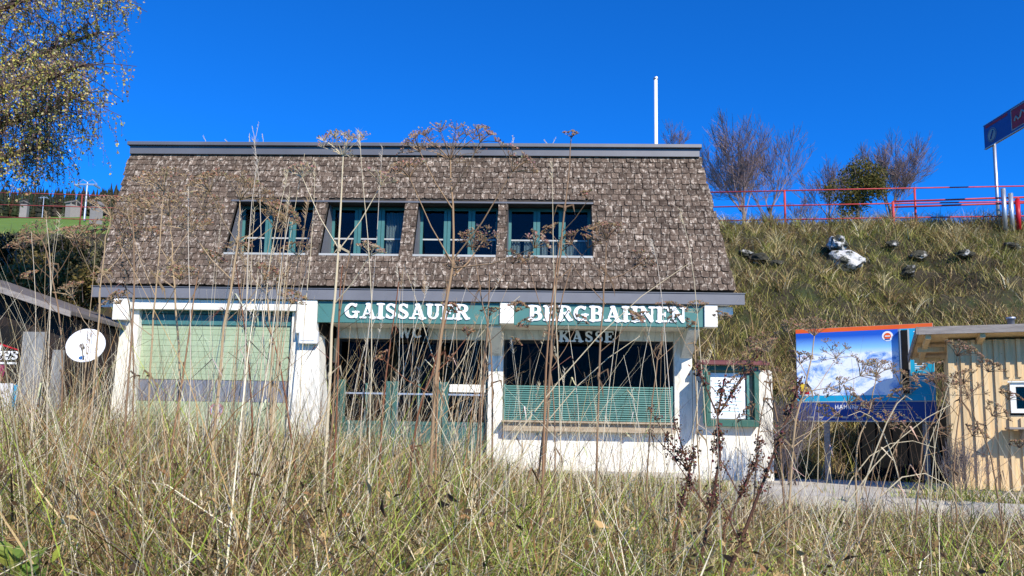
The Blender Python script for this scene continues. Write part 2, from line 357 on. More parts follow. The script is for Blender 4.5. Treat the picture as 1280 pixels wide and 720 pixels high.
ys = np.concatenate([np.linspace(-8, 14, 60), np.linspace(14.15, 30, 90), np.linspace(31, 60, 24), np.linspace(64, 330, 40), [420, 700, 1500]])
xs = np.concatenate([[-1500, -700, -400, -280], np.linspace(-200, -42, 36), np.linspace(-40, -14, 30), np.linspace(-13.8, 24, 130), np.linspace(25, 60, 30), [80, 120, 200, 400, 900, 1500]])
GX, GY = np.meshgrid(xs, ys, indexing='ij'); GZ = hgt(GX.ravel(), GY.ravel())
V = np.stack([GX.ravel(), GY.ravel(), GZ], 1); a, b = GX.shape
idx = np.arange(a*b).reshape(a, b)
Fq = np.stack([idx[:-1, :-1].ravel(), idx[1:, :-1].ravel(), idx[1:, 1:].ravel(), idx[:-1, 1:].ravel()], 1)
def ground_material():
    m = mat('meadow_soil', (.028, .022, .013), (.055, .043, .024), 1.6, 1, .5, 14, dirt=((.032, .042, .014), .9, .48, .62))
    n = m.node_tree.nodes; l = m.node_tree.links; b = n['Principled BSDF']
    src = b.inputs['Base Color'].links[0].from_socket
    g = n.new('ShaderNodeNewGeometry'); sp = n.new('ShaderNodeSeparateXYZ'); l.new(g.outputs['Position'], sp.inputs[0])
    mr = n.new('ShaderNodeMapRange'); mr.inputs['From Min'].default_value = 33; mr.inputs['From Max'].default_value = 45; l.new(sp.outputs['Y'], mr.inputs['Value'])
    nz = n.new('ShaderNodeTexNoise'); nz.inputs['Scale'].default_value = .12; nz.inputs['Detail'].default_value = 8; l.new(g.outputs['Position'], nz.inputs['Vector'])
    rp = n.new('ShaderNodeValToRGB'); rp.color_ramp.elements[0].color = (.085, .150, .016, 1); rp.color_ramp.elements[1].color = (.12, .19, .025, 1)
    rp.color_ramp.elements[0].position = .35; rp.color_ramp.elements[1].position = .65
    l.new(nz.outputs['Fac'], rp.inputs[0])
    mx = n.new('ShaderNodeMix'); mx.data_type = 'RGBA'; l.new(mr.outputs[0], mx.inputs['Factor']); l.new(src, mx.inputs['A']); l.new(rp.outputs[0], mx.inputs['B'])
    l.new(mx.outputs['Result'], b.inputs['Base Color']); return m
MT['ground'] = ground_material()
g = npmesh('ground', V, Fq, None, 'ground'); tag(g, kind='structure')
g.data.polygons.foreach_set('use_smooth', [True]*len(g.data.polygons))

# forecourt slab with its broken concrete edge
xsl = np.linspace(-12, 12, 61); top = []; bot = []
mb = MB(); n = len(xsl)
fr = [float(slab_edge(x)) + .05*math.sin(x*5.1) + .04*random.uniform(-1, 1) for x in xsl]
vs = [(x, y, -.025+.01*random.uniform(-1, 1)) for x, y in zip(xsl, fr)] + [(x, 16.0, 0.0) for x in xsl] + [(x, y-.06, -.7) for x, y in zip(xsl, fr)]
mb.add(vs, [(i, i+1, n+i+1, n+i) for i in range(n-1)] + [(2*n+i, 2*n+i+1, i+1, i) for i in range(n-1)])
tag(mb.build('forecourt', 'concrete'), kind='structure')

# ================================================================== MAIN BUILDING
st = tag(empty('lift_station', (-2.2, 13.4, 0)), 'old lift station with weathered shingle roof, white piers and green trim', 'building')
OFF = Vector((-2.2, 13.4, 0))
def pb(name, m, *boxes, bevel=0, parent=None):
    b = MB()
    for q in boxes: b.box(*q)
    o = b.build(name, m, parent or st, bevel=bevel)
    if parent is None: o.location = -OFF
    return o
def pbm(mb_, name, m, parent=None, **k):
    o = mb_.build(name, m, parent or st, **k)
    if parent is None: o.location = -OFF
    return o
# body walls: right and left gable walls, back wall, partitions
pb('wall', 'plaster', (-7.36, -7.12, 13.95, 20, 0, 2.93), (2.50, 2.729, 14.62, 20, 0, 2.93), (-7.12, 2.5, 19.8, 20, 0, 2.93))
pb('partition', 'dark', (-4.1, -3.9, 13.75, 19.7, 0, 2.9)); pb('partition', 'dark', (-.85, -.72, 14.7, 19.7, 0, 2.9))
pb('floor_slab', 'concrete', (-7.1, 2.49, 14.62, 19.79, -.2, .012), (-3.68, -.93, 13.8, 14.6, -.2, .012))
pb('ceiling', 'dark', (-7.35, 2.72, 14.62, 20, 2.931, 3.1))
pb('soffit', 'beam', (-7.55, 3.2, 13.41, 14.61, 2.945, 3.05))
pb('recess_soffit', 'beam', (-3.7, 2.75, 13.56, 14.34, 2.60, 2.66))
# garage jambs and beam
pb('beam', 'beam', (-7.67, 3.28, 13.56, 13.7, 2.80, 2.928), bevel=.008)
pb('garage_beam', 'beam', (-7.09, -4.17, 13.45, 13.555, 2.755, 2.93), bevel=.008)
pb('jamb', 'plaster', (-7.1, -6.98, 13.56, 13.93, 0, 2.79)); pb('jamb', 'plaster', (-4.285, -4.15, 13.56, 13.93, 0, 2.79))
def pilaster(xt0, xt1, xb0, xb1, yt, ybt, zt):
    m_ = MB(); prev = None; N = 7
    for i in range(N+1):
        t = i/N; e = t**1.0; x0 = xt0+(xb0-xt0)*e; x1 = xt1+(xb1-xt1)*e; y = yt+(ybt-yt)*e; z = zt*(1-t)
        ring = [(x0, y, z), (x1, y, z), (x1, 13.94, z), (x0, 13.94, z)]
        o = len(m_.v); m_.v += ring
        if i: m_.f += [(o-4+j, o-4+(j+1) % 4, o+(j+1) % 4, o+j) for j in range(4)]
    m_.f += [(0, 1, 2, 3), tuple(range(len(m_.v)-4, len(m_.v)))[::-1]]
    return pbm(m_, 'pilaster', 'plaster', bevel=.02)
pilaster(-7.36, -7.10, -7.47, -6.86, 13.52, 13.3, 2.55)
pilaster(-4.155, -3.80, -4.19, -3.58, 13.50, 13.3, 2.36)
for x0, x1, z0 in ((-7.365, -7.09, 2.552), (-4.16, -3.812, 2.362), (-.684, -.445, 2.575), (2.76, 2.98, 2.56)):
    pb('beam_head', 'beam', (x0, x1, 13.385, 13.56, z0, 2.936), bevel=.012)
for x0, x1 in ((-.92, -.65), (2.41, 2.73)):
    pb('pier', 'plaster', (x0, x1, 14.34, 14.62, 0, 2.93), bevel=.012)
for x0, x1 in ((-.90, -.67), (2.52, 2.72)):
    m_ = MB(); m_.prism([(x0, 13.57, 2.597), (x0, 13.57, 2.53), (x0, 14.338, 2.12), (x0, 14.338, 2.597)], (x1-x0, 0, 0)); pbm(m_, 'bracket', 'plaster')
pb('lintel', 'plaster', (-3.7, -.925, 14.36, 14.60, 2.41, 2.93)); pb('lintel', 'plaster', (-.645, 2.405, 14.36, 14.60, 2.43, 2.93))
pb('parapet', 'plaster', (-.645, 2.405, 14.36, 14.60, 0, .93))
sl_ = pb('sill', 'sillwood', (-.66, 2.43, 14.08, 14.5, .932, .965), (-.62, 2.40, 14.16, 14.2, .78, .93), bevel=.005)
for x in (.35, 1.55): pb('bracket', 'sillwood', (x, x+.05, 14.2, 14.358, .72, .93), parent=sl_)
pb('plinth', 'concrete', (-.66, 2.75, 14.26, 14.359, 0, .1), (-1.6, .6, 13.1, 14.2, 0, .09))
# eave board and gutter edge
pb('eave_board', 'fascia', (-7.75, 3.43, 13.36, 13.40, 2.938, 3.122), bevel=.006)
pb('eave_flashing', 'ridge', (-7.76, 3.44, 13.345, 13.42, 3.124, 3.138))
# roller shutter under the ticket window: every slat its own piece
sh = pb('roller_shutter', 'shutter', (-.64, -.60, 14.39, 14.45, .967, 1.62)); pb('guide_rail', 'shutter', (2.36, 2.40, 14.39, 14.45, .967, 1.62), parent=sh)
nsl = 16; sm = MB(); hh = (1.60-.97)/nsl
sm.prism([(-.6, 14.40, .004), (-.6, 14.385, hh*.35), (-.6, 14.395, hh-.004), (-.6, 14.43, hh-.004), (-.6, 14.43, .004)], (2.96, 0, 0))
slat_me = sm.mesh('slat'); slat_me.materials.append(MT['shutter'])
for i in range(nsl):
    o = bpy.data.objects.new('slat', slat_me); COL.objects.link(o); o.parent = sh; o.location = (0, 0, .97+i*hh); o.rotation_euler = (0, random.uniform(-.0012, .0012), 0)
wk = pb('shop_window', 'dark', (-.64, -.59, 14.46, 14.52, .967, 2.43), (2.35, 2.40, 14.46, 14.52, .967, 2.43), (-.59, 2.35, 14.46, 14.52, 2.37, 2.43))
pb('pane', 'shopglass', (-.59, 2.35, 14.485, 14.49, .97, 2.37), parent=wk)
# door bay: teal frames, transoms and panes
DF = 14.47
dr = pb('shop_front', 'doorteal', (-3.7, -3.64, DF, DF+.06, .01, 1.66), (-.985, -.925, DF, DF+.06, .01, 1.66), (-3.64, -.985, DF, DF+.06, .01, .10))
for q in ((-3.7, -3.64, DF, DF+.06, 1.662, 2.41), (-.985, -.925, DF, DF+.06, 1.662, 2.41), (-3.64, -.985, DF, DF+.06, 2.36, 2.41)): pb('upper_frame', 'dark', q, parent=dr)
for x0, x1 in ((-3.62, -3.52), (-2.78, -2.68), (-2.66, -2.56), (-1.86, -1.76), (-1.74, -1.64)):
    pb('stile', 'doorteal', (x0, x1, DF-.01, DF+.05, .1, 1.64 if x0 > -3.6 else 1.66), parent=dr)
for x in (-3.16, -2.2): pb('glazing_bar', 'doorteal', (x, x+.045, DF, DF+.04, .85, 1.60), parent=dr)
for x0, x1 in ((-3.52, -2.78), (-2.56, -1.86), (-1.64, -.99)):
    pb('rail', 'steel', (x0, x1, DF-.012, DF+.015, 1.40, 1.43), parent=dr)
    pb('door_panel', 'doorteal', (x0, x1, DF+.01, DF+.045, .1, .85), parent=dr)
    pb('pane', 'shopglass', (x0, x1, DF+.02, DF+.025, .86, 1.39), parent=dr); pb('pane', 'shopglass', (x0, x1, DF+.02, DF+.025, 1.44, 2.35), parent=dr)
    pb('rail', 'doorteal', (x0, x1, DF-.005, DF+.05, .852, .92), parent=dr)
pb('white_board', 'beam', (-1.62, -.97, DF-.04, DF-.015, 1.46, 1.60), parent=dr)
# garage door
gd = pb('garage_door', 'teal', (-6.975, -4.29, 13.66, 13.69, 2.52, 2.70), (-6.975, -4.29, 13.67, 13.685, 2.715, 2.79))
gm = MB(); gh = .098; gm.prism([(-6.97, 13.694, .001), (-6.97, 13.69, .006), (-6.97, 13.69, gh-.006), (-6.97, 13.694, gh-.001), (-6.97, 13.73, gh-.001), (-6.97, 13.73, .001)], (2.675, 0, 0))
gme = gm.mesh('door_slat'); gme.materials.append(MT['doorslat'])
zz = 1.56
while zz < 2.48:
    o = bpy.data.objects.new('door_slat', gme); COL.objects.link(o); o.parent = gd; o.location = (0, 0, zz); zz += gh
pb('window_band', 'doorgrey', (-6.97, -4.295, 13.70, 13.73, 1.19, 1.555), parent=gd)
for x in (-6.3, -5.63, -4.96): pb('band_bar', 'doorslat', (x-.012, x+.012, 13.692, 13.699, 1.19, 1.555), parent=gd)
pb('door_base', 'doorslat', (-6.97, -4.295, 13.695, 13.73, .02, 1.185), parent=gd)
pb('door_back', 'dark', (-6.975, -4.29, 13.74, 13.76, .02, 2.79), parent=gd)
# wall lamp and fuse box on the pilaster
lp = tag(empty('wall_lamp', (-3.93, 13.44, 2.2)), 'white square wall lamp on the pier right of the garage door', 'lamp')
b = MB(); b.box(-.16, .16, -.10, .03, -.02, .20); b.build('housing', 'lamp', lp, bevel=.015)
b = MB(); b.box(-.12, .12, -.112, -.099, .03, .16); b.build('lens', 'paper', lp, bevel=.004)
pb('timber_strip', 'pine', (-3.70, -3.62, 14.2, 14.26, 1.95, 2.38))

# ---- signs
def sign(name, label, x0, x1, z0, z1, Y, th, m, txt, tx0, tx1, tz, h, cat='sign', dz=.02):
    s = tag(empty(name, ((x0+x1)/2, Y, z0)), label, cat); o = Vector(s.location)
    b = MB(); b.box(x0-o.x, x1-o.x, 0, th, 0, z1-z0); b.build('panel', m, s, bevel=.004)
    word(txt, tx0-o.x, tx1-o.x, tz-z0, h, -dz-.001, dz, 'white', s)
    return s
sign('name_sign', 'long green sign board reading GAISSAUER in white letters', -3.808, -.69, 2.562, 2.928, 13.43, .06, 'green', 'GAISSAUER', P(431, 400, 13.5).x, P(588, 400, 13.5).x, 2.635, .265)
sign('name_sign', 'long green sign board reading BERGBAHNEN in white letters', -.44, 2.755, 2.562, 2.928, 13.43, .06, 'green', 'BERGBAHNEN', P(660, 400, 13.5).x, P(858, 400, 13.5).x, 2.635, .265)
sign('toilet_sign', 'small black board reading WC under the green sign', P(490, 415, 14.2).x, P(535, 415, 14.2).x, 2.36, 2.63, 14.2, .04, 'black', 'WC', P(497, 415, 14.2).x, P(529, 415, 14.2).x, 2.405, .20)
sign('ticket_sign', 'black board reading KASSE above the ticket window', P(692, 415, 14.2).x, P(774, 415, 14.2).x, 2.37, 2.58, 14.2, .04, 'black', 'KASSE', P(698, 415, 14.2).x, P(768, 415, 14.2).x, 2.375, .20)

# no-parking sticker board on the garage door
npb = tag(empty('parking_sign', (P(270, 520, 13.66).x, 13.66, .72)), 'round no parking sign with white plate on the garage door', 'sign')
b = MB(); b.box(-.10, .10, 0, .012, -.02, .17); b.build('plate', 'paper', npb)
def disc(r0, r1, y, zc, k=28, d=.006):
    b = MB()
    for i in range(k):
        a, c = 2*math.pi*i/k, 2*math.pi*(i+1)/k
        pts = [(r0*math.cos(a), y, zc+r0*math.sin(a)), (r1*math.cos(a), y, zc+r1*math.sin(a)), (r1*math.cos(c), y, zc+r1*math.sin(c)), (r0*math.cos(c), y, zc+r0*math.sin(c))]
        b.add(pts if r0 > 1e-6 else pts[1:] + [pts[0]], [(0, 1, 2, 3)])
        b.add([pts[1], pts[2], (pts[2][0], y+d, pts[2][2]), (pts[1][0], y+d, pts[1][2])], [(0, 1, 2, 3)])
    return b
disc(.0, .125, 0, .32, d=.012).build('rim', 'fadedred', npb); disc(0, .097, -.004, .32).build('face', 'fadedblue', npb)
for s in (1, -1):
    b = MB(); b.prism([(-.09*s-.018, -.0085, .32-.08), (-.09*s+.018, -.0085, .32-.08), (.09*s+.018, -.0085, .40), (.09*s-.018, -.0085, .40)], (0, .003, 0)); b.build('bar', 'fadedred', npb).location.y = -.001*s

# ---- roof
RB_Y, RT_Y = 13.40, 14.60
BL, BR = Vector((-7.66, RB_Y, 3.20)), Vector((3.27, RB_Y, 3.20))
TL, TR = Vector((-7.92, RT_Y, 5.945)), Vector((2.955, RT_Y, 5.945))
SLO = (TL-BL); SLO.x = 0; LEN = SLO.length; SD = SLO.normalized()
NRM = Vector((0, -SD.z, SD.y))
def RP(x, s, off=0.0): return Vector((x, BL.y, BL.z)) + SD*s + NRM*off      # point on roof at world x and slope length s
def xl(s): return BL.x+(TL.x-BL.x)*s/LEN
def xr(s): return BR.x+(TR.x-BR.x)*s/LEN
def onroof(px, py):
    p = PPL(px, py, BL, NRM); return p.x, (p-BL).dot(SD)
s0 = np.mean([onroof(x, y)[1] for x, y in ((335, 316), (450, 318), (570, 319), (688, 320))])
s1 = np.mean([onroof(x, y)[1] for x, y in ((335, 252), (450, 253), (570, 254), (688, 254))])
WIN = [(onroof(a, 316)[0], onroof(c, 316)[0]) for a, c in ((280, 383), (399, 499), (516, 620), (633, 741))]
rf = MB()
def deck(x0a, x0b, x1a, x1b, sa, sb):
    rf.hexa([RP(x0a, sa, -.09), RP(x1a, sa, -.09), RP(x1a, sa, 0), RP(x0a, sa, 0), RP(x0b, sb, -.09), RP(x1b, sb, -.09), RP(x1b, sb, 0), RP(x0b, sb, 0)])
deck(xl(0), xl(s0), xr(0), xr(s0), 0, s0)
deck(xl(s1), xl(LEN), xr(s1), xr(LEN), s1, LEN)
edges = [(xl(s0), xl(s1))] + [(w[1], w[1]) for w in WIN]; ends = [(w[0], w[0]) for w in WIN] + [(xr(s0), xr(s1))]
for (a0, a1), (c0, c1) in zip(edges, ends): deck(a0, a1, c0, c1, s0, s1)
# flat top, back slope and gables close the attic
yb = 20.0; 
rf.box(-7.88, 2.93, 14.7, 18.7, 5.80, 5.90)
rf.hexa([(-7.9, 18.7, 5.82), (2.95, 18.7, 5.82), (2.95, 18.8, 5.9), (-7.9, 18.8, 5.9), (-7.66, 20.0, 3.12), (3.27, 20.0, 3.12), (3.27, 20.1, 3.2), (-7.66, 20.1, 3.2)])
roof = pbm(rf, 'roof', 'deck')
for xa, xb, xc, xd in ((-7.62, -7.86, -7.5, -7.76), (3.15, 2.85, 3.03, 2.75)):
    m_ = MB(); m_.hexa([(xa, 13.55, 3.11), (xc, 13.55, 3.11), (xc, 19.9, 3.11), (xa, 19.9, 3.11), (xb, 14.68, 5.79), (xd, 14.68, 5.79), (xd, 18.7, 5.79), (xb, 18.7, 5.79)]); pbm(m_, 'gable_wall', 'deck')
# ridge boards
pb('ridge_board', 'ridge', (-7.90, 2.94, 14.52, 14.60, 5.93, 6.085), bevel=.006, parent=None)
pb('ridge_cap', 'ridge', (-7.93, 2.97, 14.46, 14.9, 6.087, 6.155), bevel=.006)
# window recesses
YW = RP(0, s1).y + .29
zt, zb = RP(0, s1).z, RP(0, s0).z
def win_recess(x0, x1, i):
    w0, w1 = x0, x1
    o = MB()
    ysill = RP(0, s0).y
    def cheek(x, d):
        o.prism([(x, RP(0, s0).y+.03, zb-.01), (x, RP(0, s1).y+.03, zt), (x, YW+.1, zt), (x, YW+.1, zb-.01)], (d, 0, 0))
    cheek(w0-.05, .05); p_ = o; o = MB(); cheek(w1, .05)
    return p_, o
rec = [win_recess(x0, x1, i) for i, (x0, x1) in enumerate(WIN)]
for i, (x0, x1) in enumerate(WIN):
    pbm(rec[i][0], 'cheek', 'fascia'); pbm(rec[i][1], 'cheek', 'fascia')
    pb('recess_ledge', 'ridge', (x0, x1, RP(0, s0).y-.02, YW+.1, zb-.04, zb-.012))
    pb('recess_head', 'deck', (x0, x1, RP(0, s1).y+.06, YW+.1, zt+.001, zt+.05))
    f0, f1 = x0+.002, x1-.002; ft = zt-.005; fb_ = zb-.01
    wf = pb('window', 'teal', (f0, f0+.05, YW, YW+.06, fb_, ft), (f1-.05, f1, YW, YW+.06, fb_, ft), (f0+.05, f1-.05, YW, YW+.06, ft-.06, ft), (f0+.05, f1-.05, YW, YW+.06, fb_, fb_+.05))
    iw = (f1-f0-.1)/3
    for k in (1, 2):
        x = f0+.05+iw*k; pb('mullion', 'teal', (x-.062, x-.004, YW-.015, YW+.05, fb_+.05, ft-.06), parent=wf); pb('mullion', 'teal', (x+.004, x+.062, YW-.015, YW+.05, fb_+.05, ft-.06), parent=wf)
    for k in range(3):
        a = f0+.05+iw*k+(.062 if k else .0); c = f0+.05+iw*(k+1)-(.062 if k < 2 else 0)
        zm = fb_+.44*(ft-fb_)
        pb('glazing_bar', 'palesheet', (a, c, YW+.005, YW+.035, zm-.014, zm+.014), parent=wf)
        pb('pane', 'glass', (a, c, YW+.02, YW+.024, fb_+.05, zm-.014), parent=wf); pb('pane', 'glass', (a, c, YW+.02, YW+.024, zm+.014, ft-.06), parent=wf)
        # curtains behind some panes
        hts = [[0, 0, (.22, .5)], [0, 0, .82], [0, .14, 0], [.9, .9, .9]][i][k]
        ccol = 'curtain'
        if hts:
            ht = hts[0] if isinstance(hts, tuple) else hts
            cm = MB(); nseg = 22; top_ = fb_+.05+(ht if i != 3 else .46)*(ft-fb_-.1)
            if i == 1: top_ = ft-.08
            pts = [(a+.01+(c-a-.02)*q/nseg, YW+.08+.02*math.sin(q*1.9+k)) for q in range(nseg+1)]
            gap = (nseg//2-2, nseg//2+2) if i == 3 and k < 2 else (99, 99)
            vs = [(x, y, fb_) for x, y in pts] + [(x, y, top_+.01*math.sin(x*40)) for x, y in pts]
            cm.add(vs, [(q, q+1, nseg+2+q, nseg+1+q) for q in range(nseg) if not gap[0] <= q < gap[1]])
            pbm(cm, 'curtain', 'curtain', parent=wf)
    pb('sill', 'palesheet', (x0+.004, x1-.004, RP(0, s0).y-.035, RP(0, s0).y-.021, zb-.034, zb+.002), parent=wf)
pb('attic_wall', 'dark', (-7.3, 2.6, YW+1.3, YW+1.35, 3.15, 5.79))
pb('head_trim', 'ridge', (WIN[0][0]-.1, WIN[3][1]+.03, RP(0, s1).y-.045, RP(0, s1).y+.02, zt-.012, zt+.018))

# shingles
ROWS = 23; EXPO = LEN/ROWS
var = []
def shingle_shape(w, L, rs):
    c1, c2 = rs.uniform(0, .02), rs.uniform(0, .02); t = rs.uniform(.006, .013); d = rs.uniform(-.008, .008)
    # local: x across, y up the slope, z normal
    g1, g2 = rs.uniform(.003, .009), rs.uniform(.003, .009)
    b = [(g1, d+c1), (.02+c1, d), (w-.02-c2, d+rs.uniform(-.008, .008)), (w-g2, d+c2), (w-g2, L), (g1, L)]
    lo = [(x, y, .012 if y < L*.5 else .002) for x, y in b]; hi = [(x, y, .012+t if y < L*.5 else .006) for x, y in b]
    return lo+hi, [tuple(range(6))[::-1], tuple(range(6, 12))] + [(i, (i+1) % 6, (i+1) % 6+6, i+6) for i in range(6)]
rs = random.Random(3); VAR = []
for q in range(10):
    vs, fs = shingle_shape(.152, EXPO*1.25, rs); b = MB(); b.add(vs, fs); me = b.mesh('shingle'); me.materials.append(MT['shingle']); VAR.append(me)
xv = Vector((1, 0, 0)); joined = MB(); cnt = 0
for r in range(ROWS):
    sa = r*EXPO - .03; mid = (r+.45)*EXPO
    ivs = [(xl(mid)-.03, xr(mid)+.03)]
    if s0-.45*EXPO < mid < s1+.35*EXPO:
        ivs = [(xl(mid)-.03, WIN[0][0])] + [(WIN[k][1], WIN[k+1][0]) for k in range(3)] + [(WIN[3][1], xr(mid)+.03)]
    for a, c in ivs:
        x = a - (rs.uniform(0, .17) if c-a > 1 else rs.choice([0, .09])); first = True
        while x < c-.01:
            w = .152*rs.uniform(.86, 1.1); x0 = max(x, a); x1 = min(x+w, c); x += w
            if x1-x0 < .035: continue
            
            th_ = rs.uniform(-.012, .012); dz = rs.uniform(0, .006)
            full = abs((x1-x0)-w) < 1e-6
            M4 = Matrix.Translation(RP(x0, sa, .002+dz)) @ Matrix((xv, SD, NRM)).transposed().to_4x4() @ Matrix.Rotation(th_, 4, 'Z') @ Matrix.Diagonal(((x1-x0)/.152, 1, 1, 1))
            me = VAR[rs.randrange(10)]
            if cnt < 300:
                o = bpy.data.objects.new('shingle', me); COL.objects.link(o); o.parent = roof; o.matrix_local = M4; cnt += 1
            else:
                joined.add([M4 @ v.co for v in me.vertices], [tuple(p.vertices) for p in me.polygons])
tag(joined.build('upper_shingles', 'shingle', roof), kind='stuff')

# ---- flagpole behind the roof
b = MB(); p0 = P(820, 180, 20.6); p1 = P(818, 99, 20.6)
fp = tag(empty('flagpole', (p0.x, 20.6, hz(p0.x, 20.6))), 'bare white flagpole rising behind the station roof', 'flagpole')
zt_ = p1.z-fp.location.z
MB().tube([(0, 0, 0), (0, 0, zt_)], [.06, .045], 12).build('pole', 'dish', fp, smooth=True); MB().lathe([(0, .06), (.06, .05), (.065, 0), (.045, -.02)], 12, (0, 0, zt_)).build('cap', 'steel', fp)

# ================================================================== WALL WITH NOTICE CASE
lw = tag(MB().box(2.735, 4.13, 14.3, 14.55, -.1, 1.93).build('garden_wall', 'plaster', bevel=.02), 'low white rendered wall beside the ticket window', 'wall')
nc = tag(empty('notice_case', (3.38, 14.3, .92)), 'green framed notice case with dark red lid on the low white wall', 'notice case')
def cb(name, m, *bx, bevel=0, parent=None):
    b = MB()
    for q in bx: b.box(*q)
    return b.build(name, m, parent or nc, bevel=bevel)
cb('backing', 'sillwood', (-.46, .46, -.06, -.002, 0, 1.06))
cb('frame', 'darkgreen', (-.46, -.38, -.2, -.061, 0, 1.06), (.38, .46, -.2, -.061, 0, 1.06), (-.38, .38, -.2, -.061, 0, .12), (-.38, .38, -.2, -.061, .98, 1.06), bevel=.006)
cb('inner_post', 'shutter', (.27, .31, -.12, -.062, .13, .97))
pp = cb('notice_sheet', 'paper', (-.37, .25, -.075, -.068, .14, .94))
for q in range(9): cb('printed_line', 'cyan', (-.29, .18 - .05*(q % 3), -.0785, -.0755, .26+q*.062, .267+q*.062), parent=pp)
cb('heading', 'greywood', (-.06, .02, -.0785, -.0755, .86, .88), parent=pp)
b = MB(); b.prism([(-.58, .02, 1.09), (-.58, -.33, 1.065), (-.58, -.33, 1.12), (-.58, .02, 1.18)], (1.2, 0, 0)); b.build('lid', 'darkred', nc, bevel=.005)
b = MB(); b.hexa([(-.5, -.2, .04), (-.47, -.19, .04), (-.56, -.52, .04), (-.58, -.51, .04), (-.5, -.2, 1.03), (-.47, -.19, 1.03), (-.56, -.52, 1.03), (-.58, -.51, 1.03)]); b.build('open_door', 'darkgreen', nc)

# ================================================================== PANORAMA BOARD
bl = P(997, 520, 14.3); AB = math.radians(28)
bd = tag(empty('panorama_board', (bl.x, 14.3, 0), -AB), 'large blue piste map board with orange top edge on two posts', 'information board')
BW, BZ0, BZ1 = 2.48, P(1003, 527, 14.3).z, P(995, 412, 14.3).z
BH = BZ1-BZ0
KX = .875
def bb(name, m, x0, x1, y0, y1, z0, z1, parent=None, bevel=0):
    return MB().box(x0*KX, x1*KX, y0, y1, BZ0+z0, BZ0+z1).build(name, m, parent or bd, bevel=bevel)
panel = bb('panel', 'palesheet', 0, BW, 0, .06, 0, BH, bevel=.004)
bb('orange_strip', 'orange', .003, BW-.003, -.004, -.001, BH-.075, BH-.003)
bb('frame_line', 'palesheet', 0, BW, -.008, -.001, .335, .35)
nb_ = bb('footer', 'navy', .004, BW-.004, -.004, -.001, .02, .333)
bb('cyan_band', 'cyan', .004, BW-.004, -.004, -.001, .351, .45)
cp = bb('text_panel', 'cyan', 1.9, BW-.004, -.004, -.001, .452, BH-.076)
def map_material():
    m = bpy.data.materials.new('piste_map_print'); m.use_nodes = True; n = m.node_tree.nodes; l = m.node_tree.links; b = n['Principled BSDF']; b.inputs['Roughness'].default_value = .45
    tc = n.new('ShaderNodeTexCoord'); sp = n.new('ShaderNodeSeparateXYZ'); l.new(tc.outputs['Generated'], sp.inputs[0])
    rs_ = n.new('ShaderNodeValToRGB'); e = rs_.color_ramp.elements
    e[0].position = .60; e[0].color = (.75, .82, .9, 1); e[1].position = .93; e[1].color = (.01, .09, .50, 1)
    x = e.new(.74); x.color = (.25, .55, .88, 1); l.new(sp.outputs['Z'], rs_.inputs[0])
    mp = n.new('ShaderNodeMapping'); mp.inputs['Scale'].default_value = (3.4, 1, 3.6); mp.inputs['Rotation'].default_value = (0, .5, 0); l.new(tc.outputs['Generated'], mp.inputs[0])
    nz = n.new('ShaderNodeTexNoise'); nz.inputs['Scale'].default_value = 1.7; nz.inputs['Detail'].default_value = 9; nz.inputs['Roughness'].default_value = .72; nz.inputs['Distortion'].default_value = .6; l.new(mp.outputs[0], nz.inputs['Vector'])
    sn = n.new('ShaderNodeValToRGB'); e = sn.color_ramp.elements; e[0].position = .36; e[0].color = (.06, .2, .55, 1); e[1].position = .53; e[1].color = (.80, .83, .88, 1); x = e.new(.44); x.color = (.35, .5, .78, 1)
    l.new(nz.outputs['Fac'], sn.inputs[0])
    n1 = n.new('ShaderNodeTexNoise'); n1.inputs['Scale'].default_value = 5; n1.inputs['Detail'].default_value = 6
    cx = n.new('ShaderNodeCombineXYZ'); l.new(sp.outputs['X'], cx.inputs[0]); l.new(cx.outputs[0], n1.inputs['Vector'])
    ma = n.new('ShaderNodeMath'); ma.operation = 'MULTIPLY_ADD'; l.new(n1.outputs['Fac'], ma.inputs[0]); ma.inputs[1].default_value = .22; ma.inputs[2].default_value = .56
    mr = n.new('ShaderNodeMath'); mr.operation = 'SUBTRACT'; l.new(ma.outputs[0], mr.inputs[0]); l.new(sp.outputs['Z'], mr.inputs[1])
    cl = n.new('ShaderNodeMapRange'); cl.inputs['From Min'].default_value = -.01; cl.inputs['From Max'].default_value = .03; l.new(mr.outputs[0], cl.inputs['Value'])
    mx = n.new('ShaderNodeMix'); mx.data_type = 'RGBA'; l.new(cl.outputs[0], mx.inputs['Factor']); l.new(rs_.outputs[0], mx.inputs['A']); l.new(sn.outputs[0], mx.inputs['B'])
    l.new(mx.outputs['Result'], b.inputs['Base Color']); return m
MT['map'] = map_material()
mpn = bb('map_print', 'map', .01, 1.885, -.004, -.001, .452, BH-.076)
bb('legend_patch', 'yellow', .06, .2, -.0075, -.0045, .53, .66); bb('legend_patch', 'redprint', .06, .24, -.0075, -.0045, .475, .528)
d_ = disc(0, .085, -.0075, BZ0+BH-.19); o = d_.build('emblem', 'paper', bd); o.location.x = 1.70*KX
d_ = disc(0, .056, -.011, BZ0+BH-.19); o = d_.build('emblem_core', 'orange', bd); o.location.x = 1.70*KX
bb('emblem_bar', 'bluepr', 1.655, 1.745, -.0145, -.0115, BH-.25, BH-.235); bb('emblem_bar', 'paper', 1.655, 1.745, -.0145, -.0115, BH-.198, BH-.182)
rr = random.Random(5)
tl = MB(); q = BH-.14
while q > .66:
    tl.box(1.88, 1.88+rr.uniform(.1, .25), -.007, -.0045, BZ0+q, BZ0+q+.012); q -= rr.choice([.035, .035, .06])
tl.build('text_lines', 'paper', bd)
tl = MB()
for q in range(4): tl.box(1.2, 1.2+rr.uniform(.3, .6), -.007, -.0045, BZ0+.275-.035*q, BZ0+.284-.035*q)
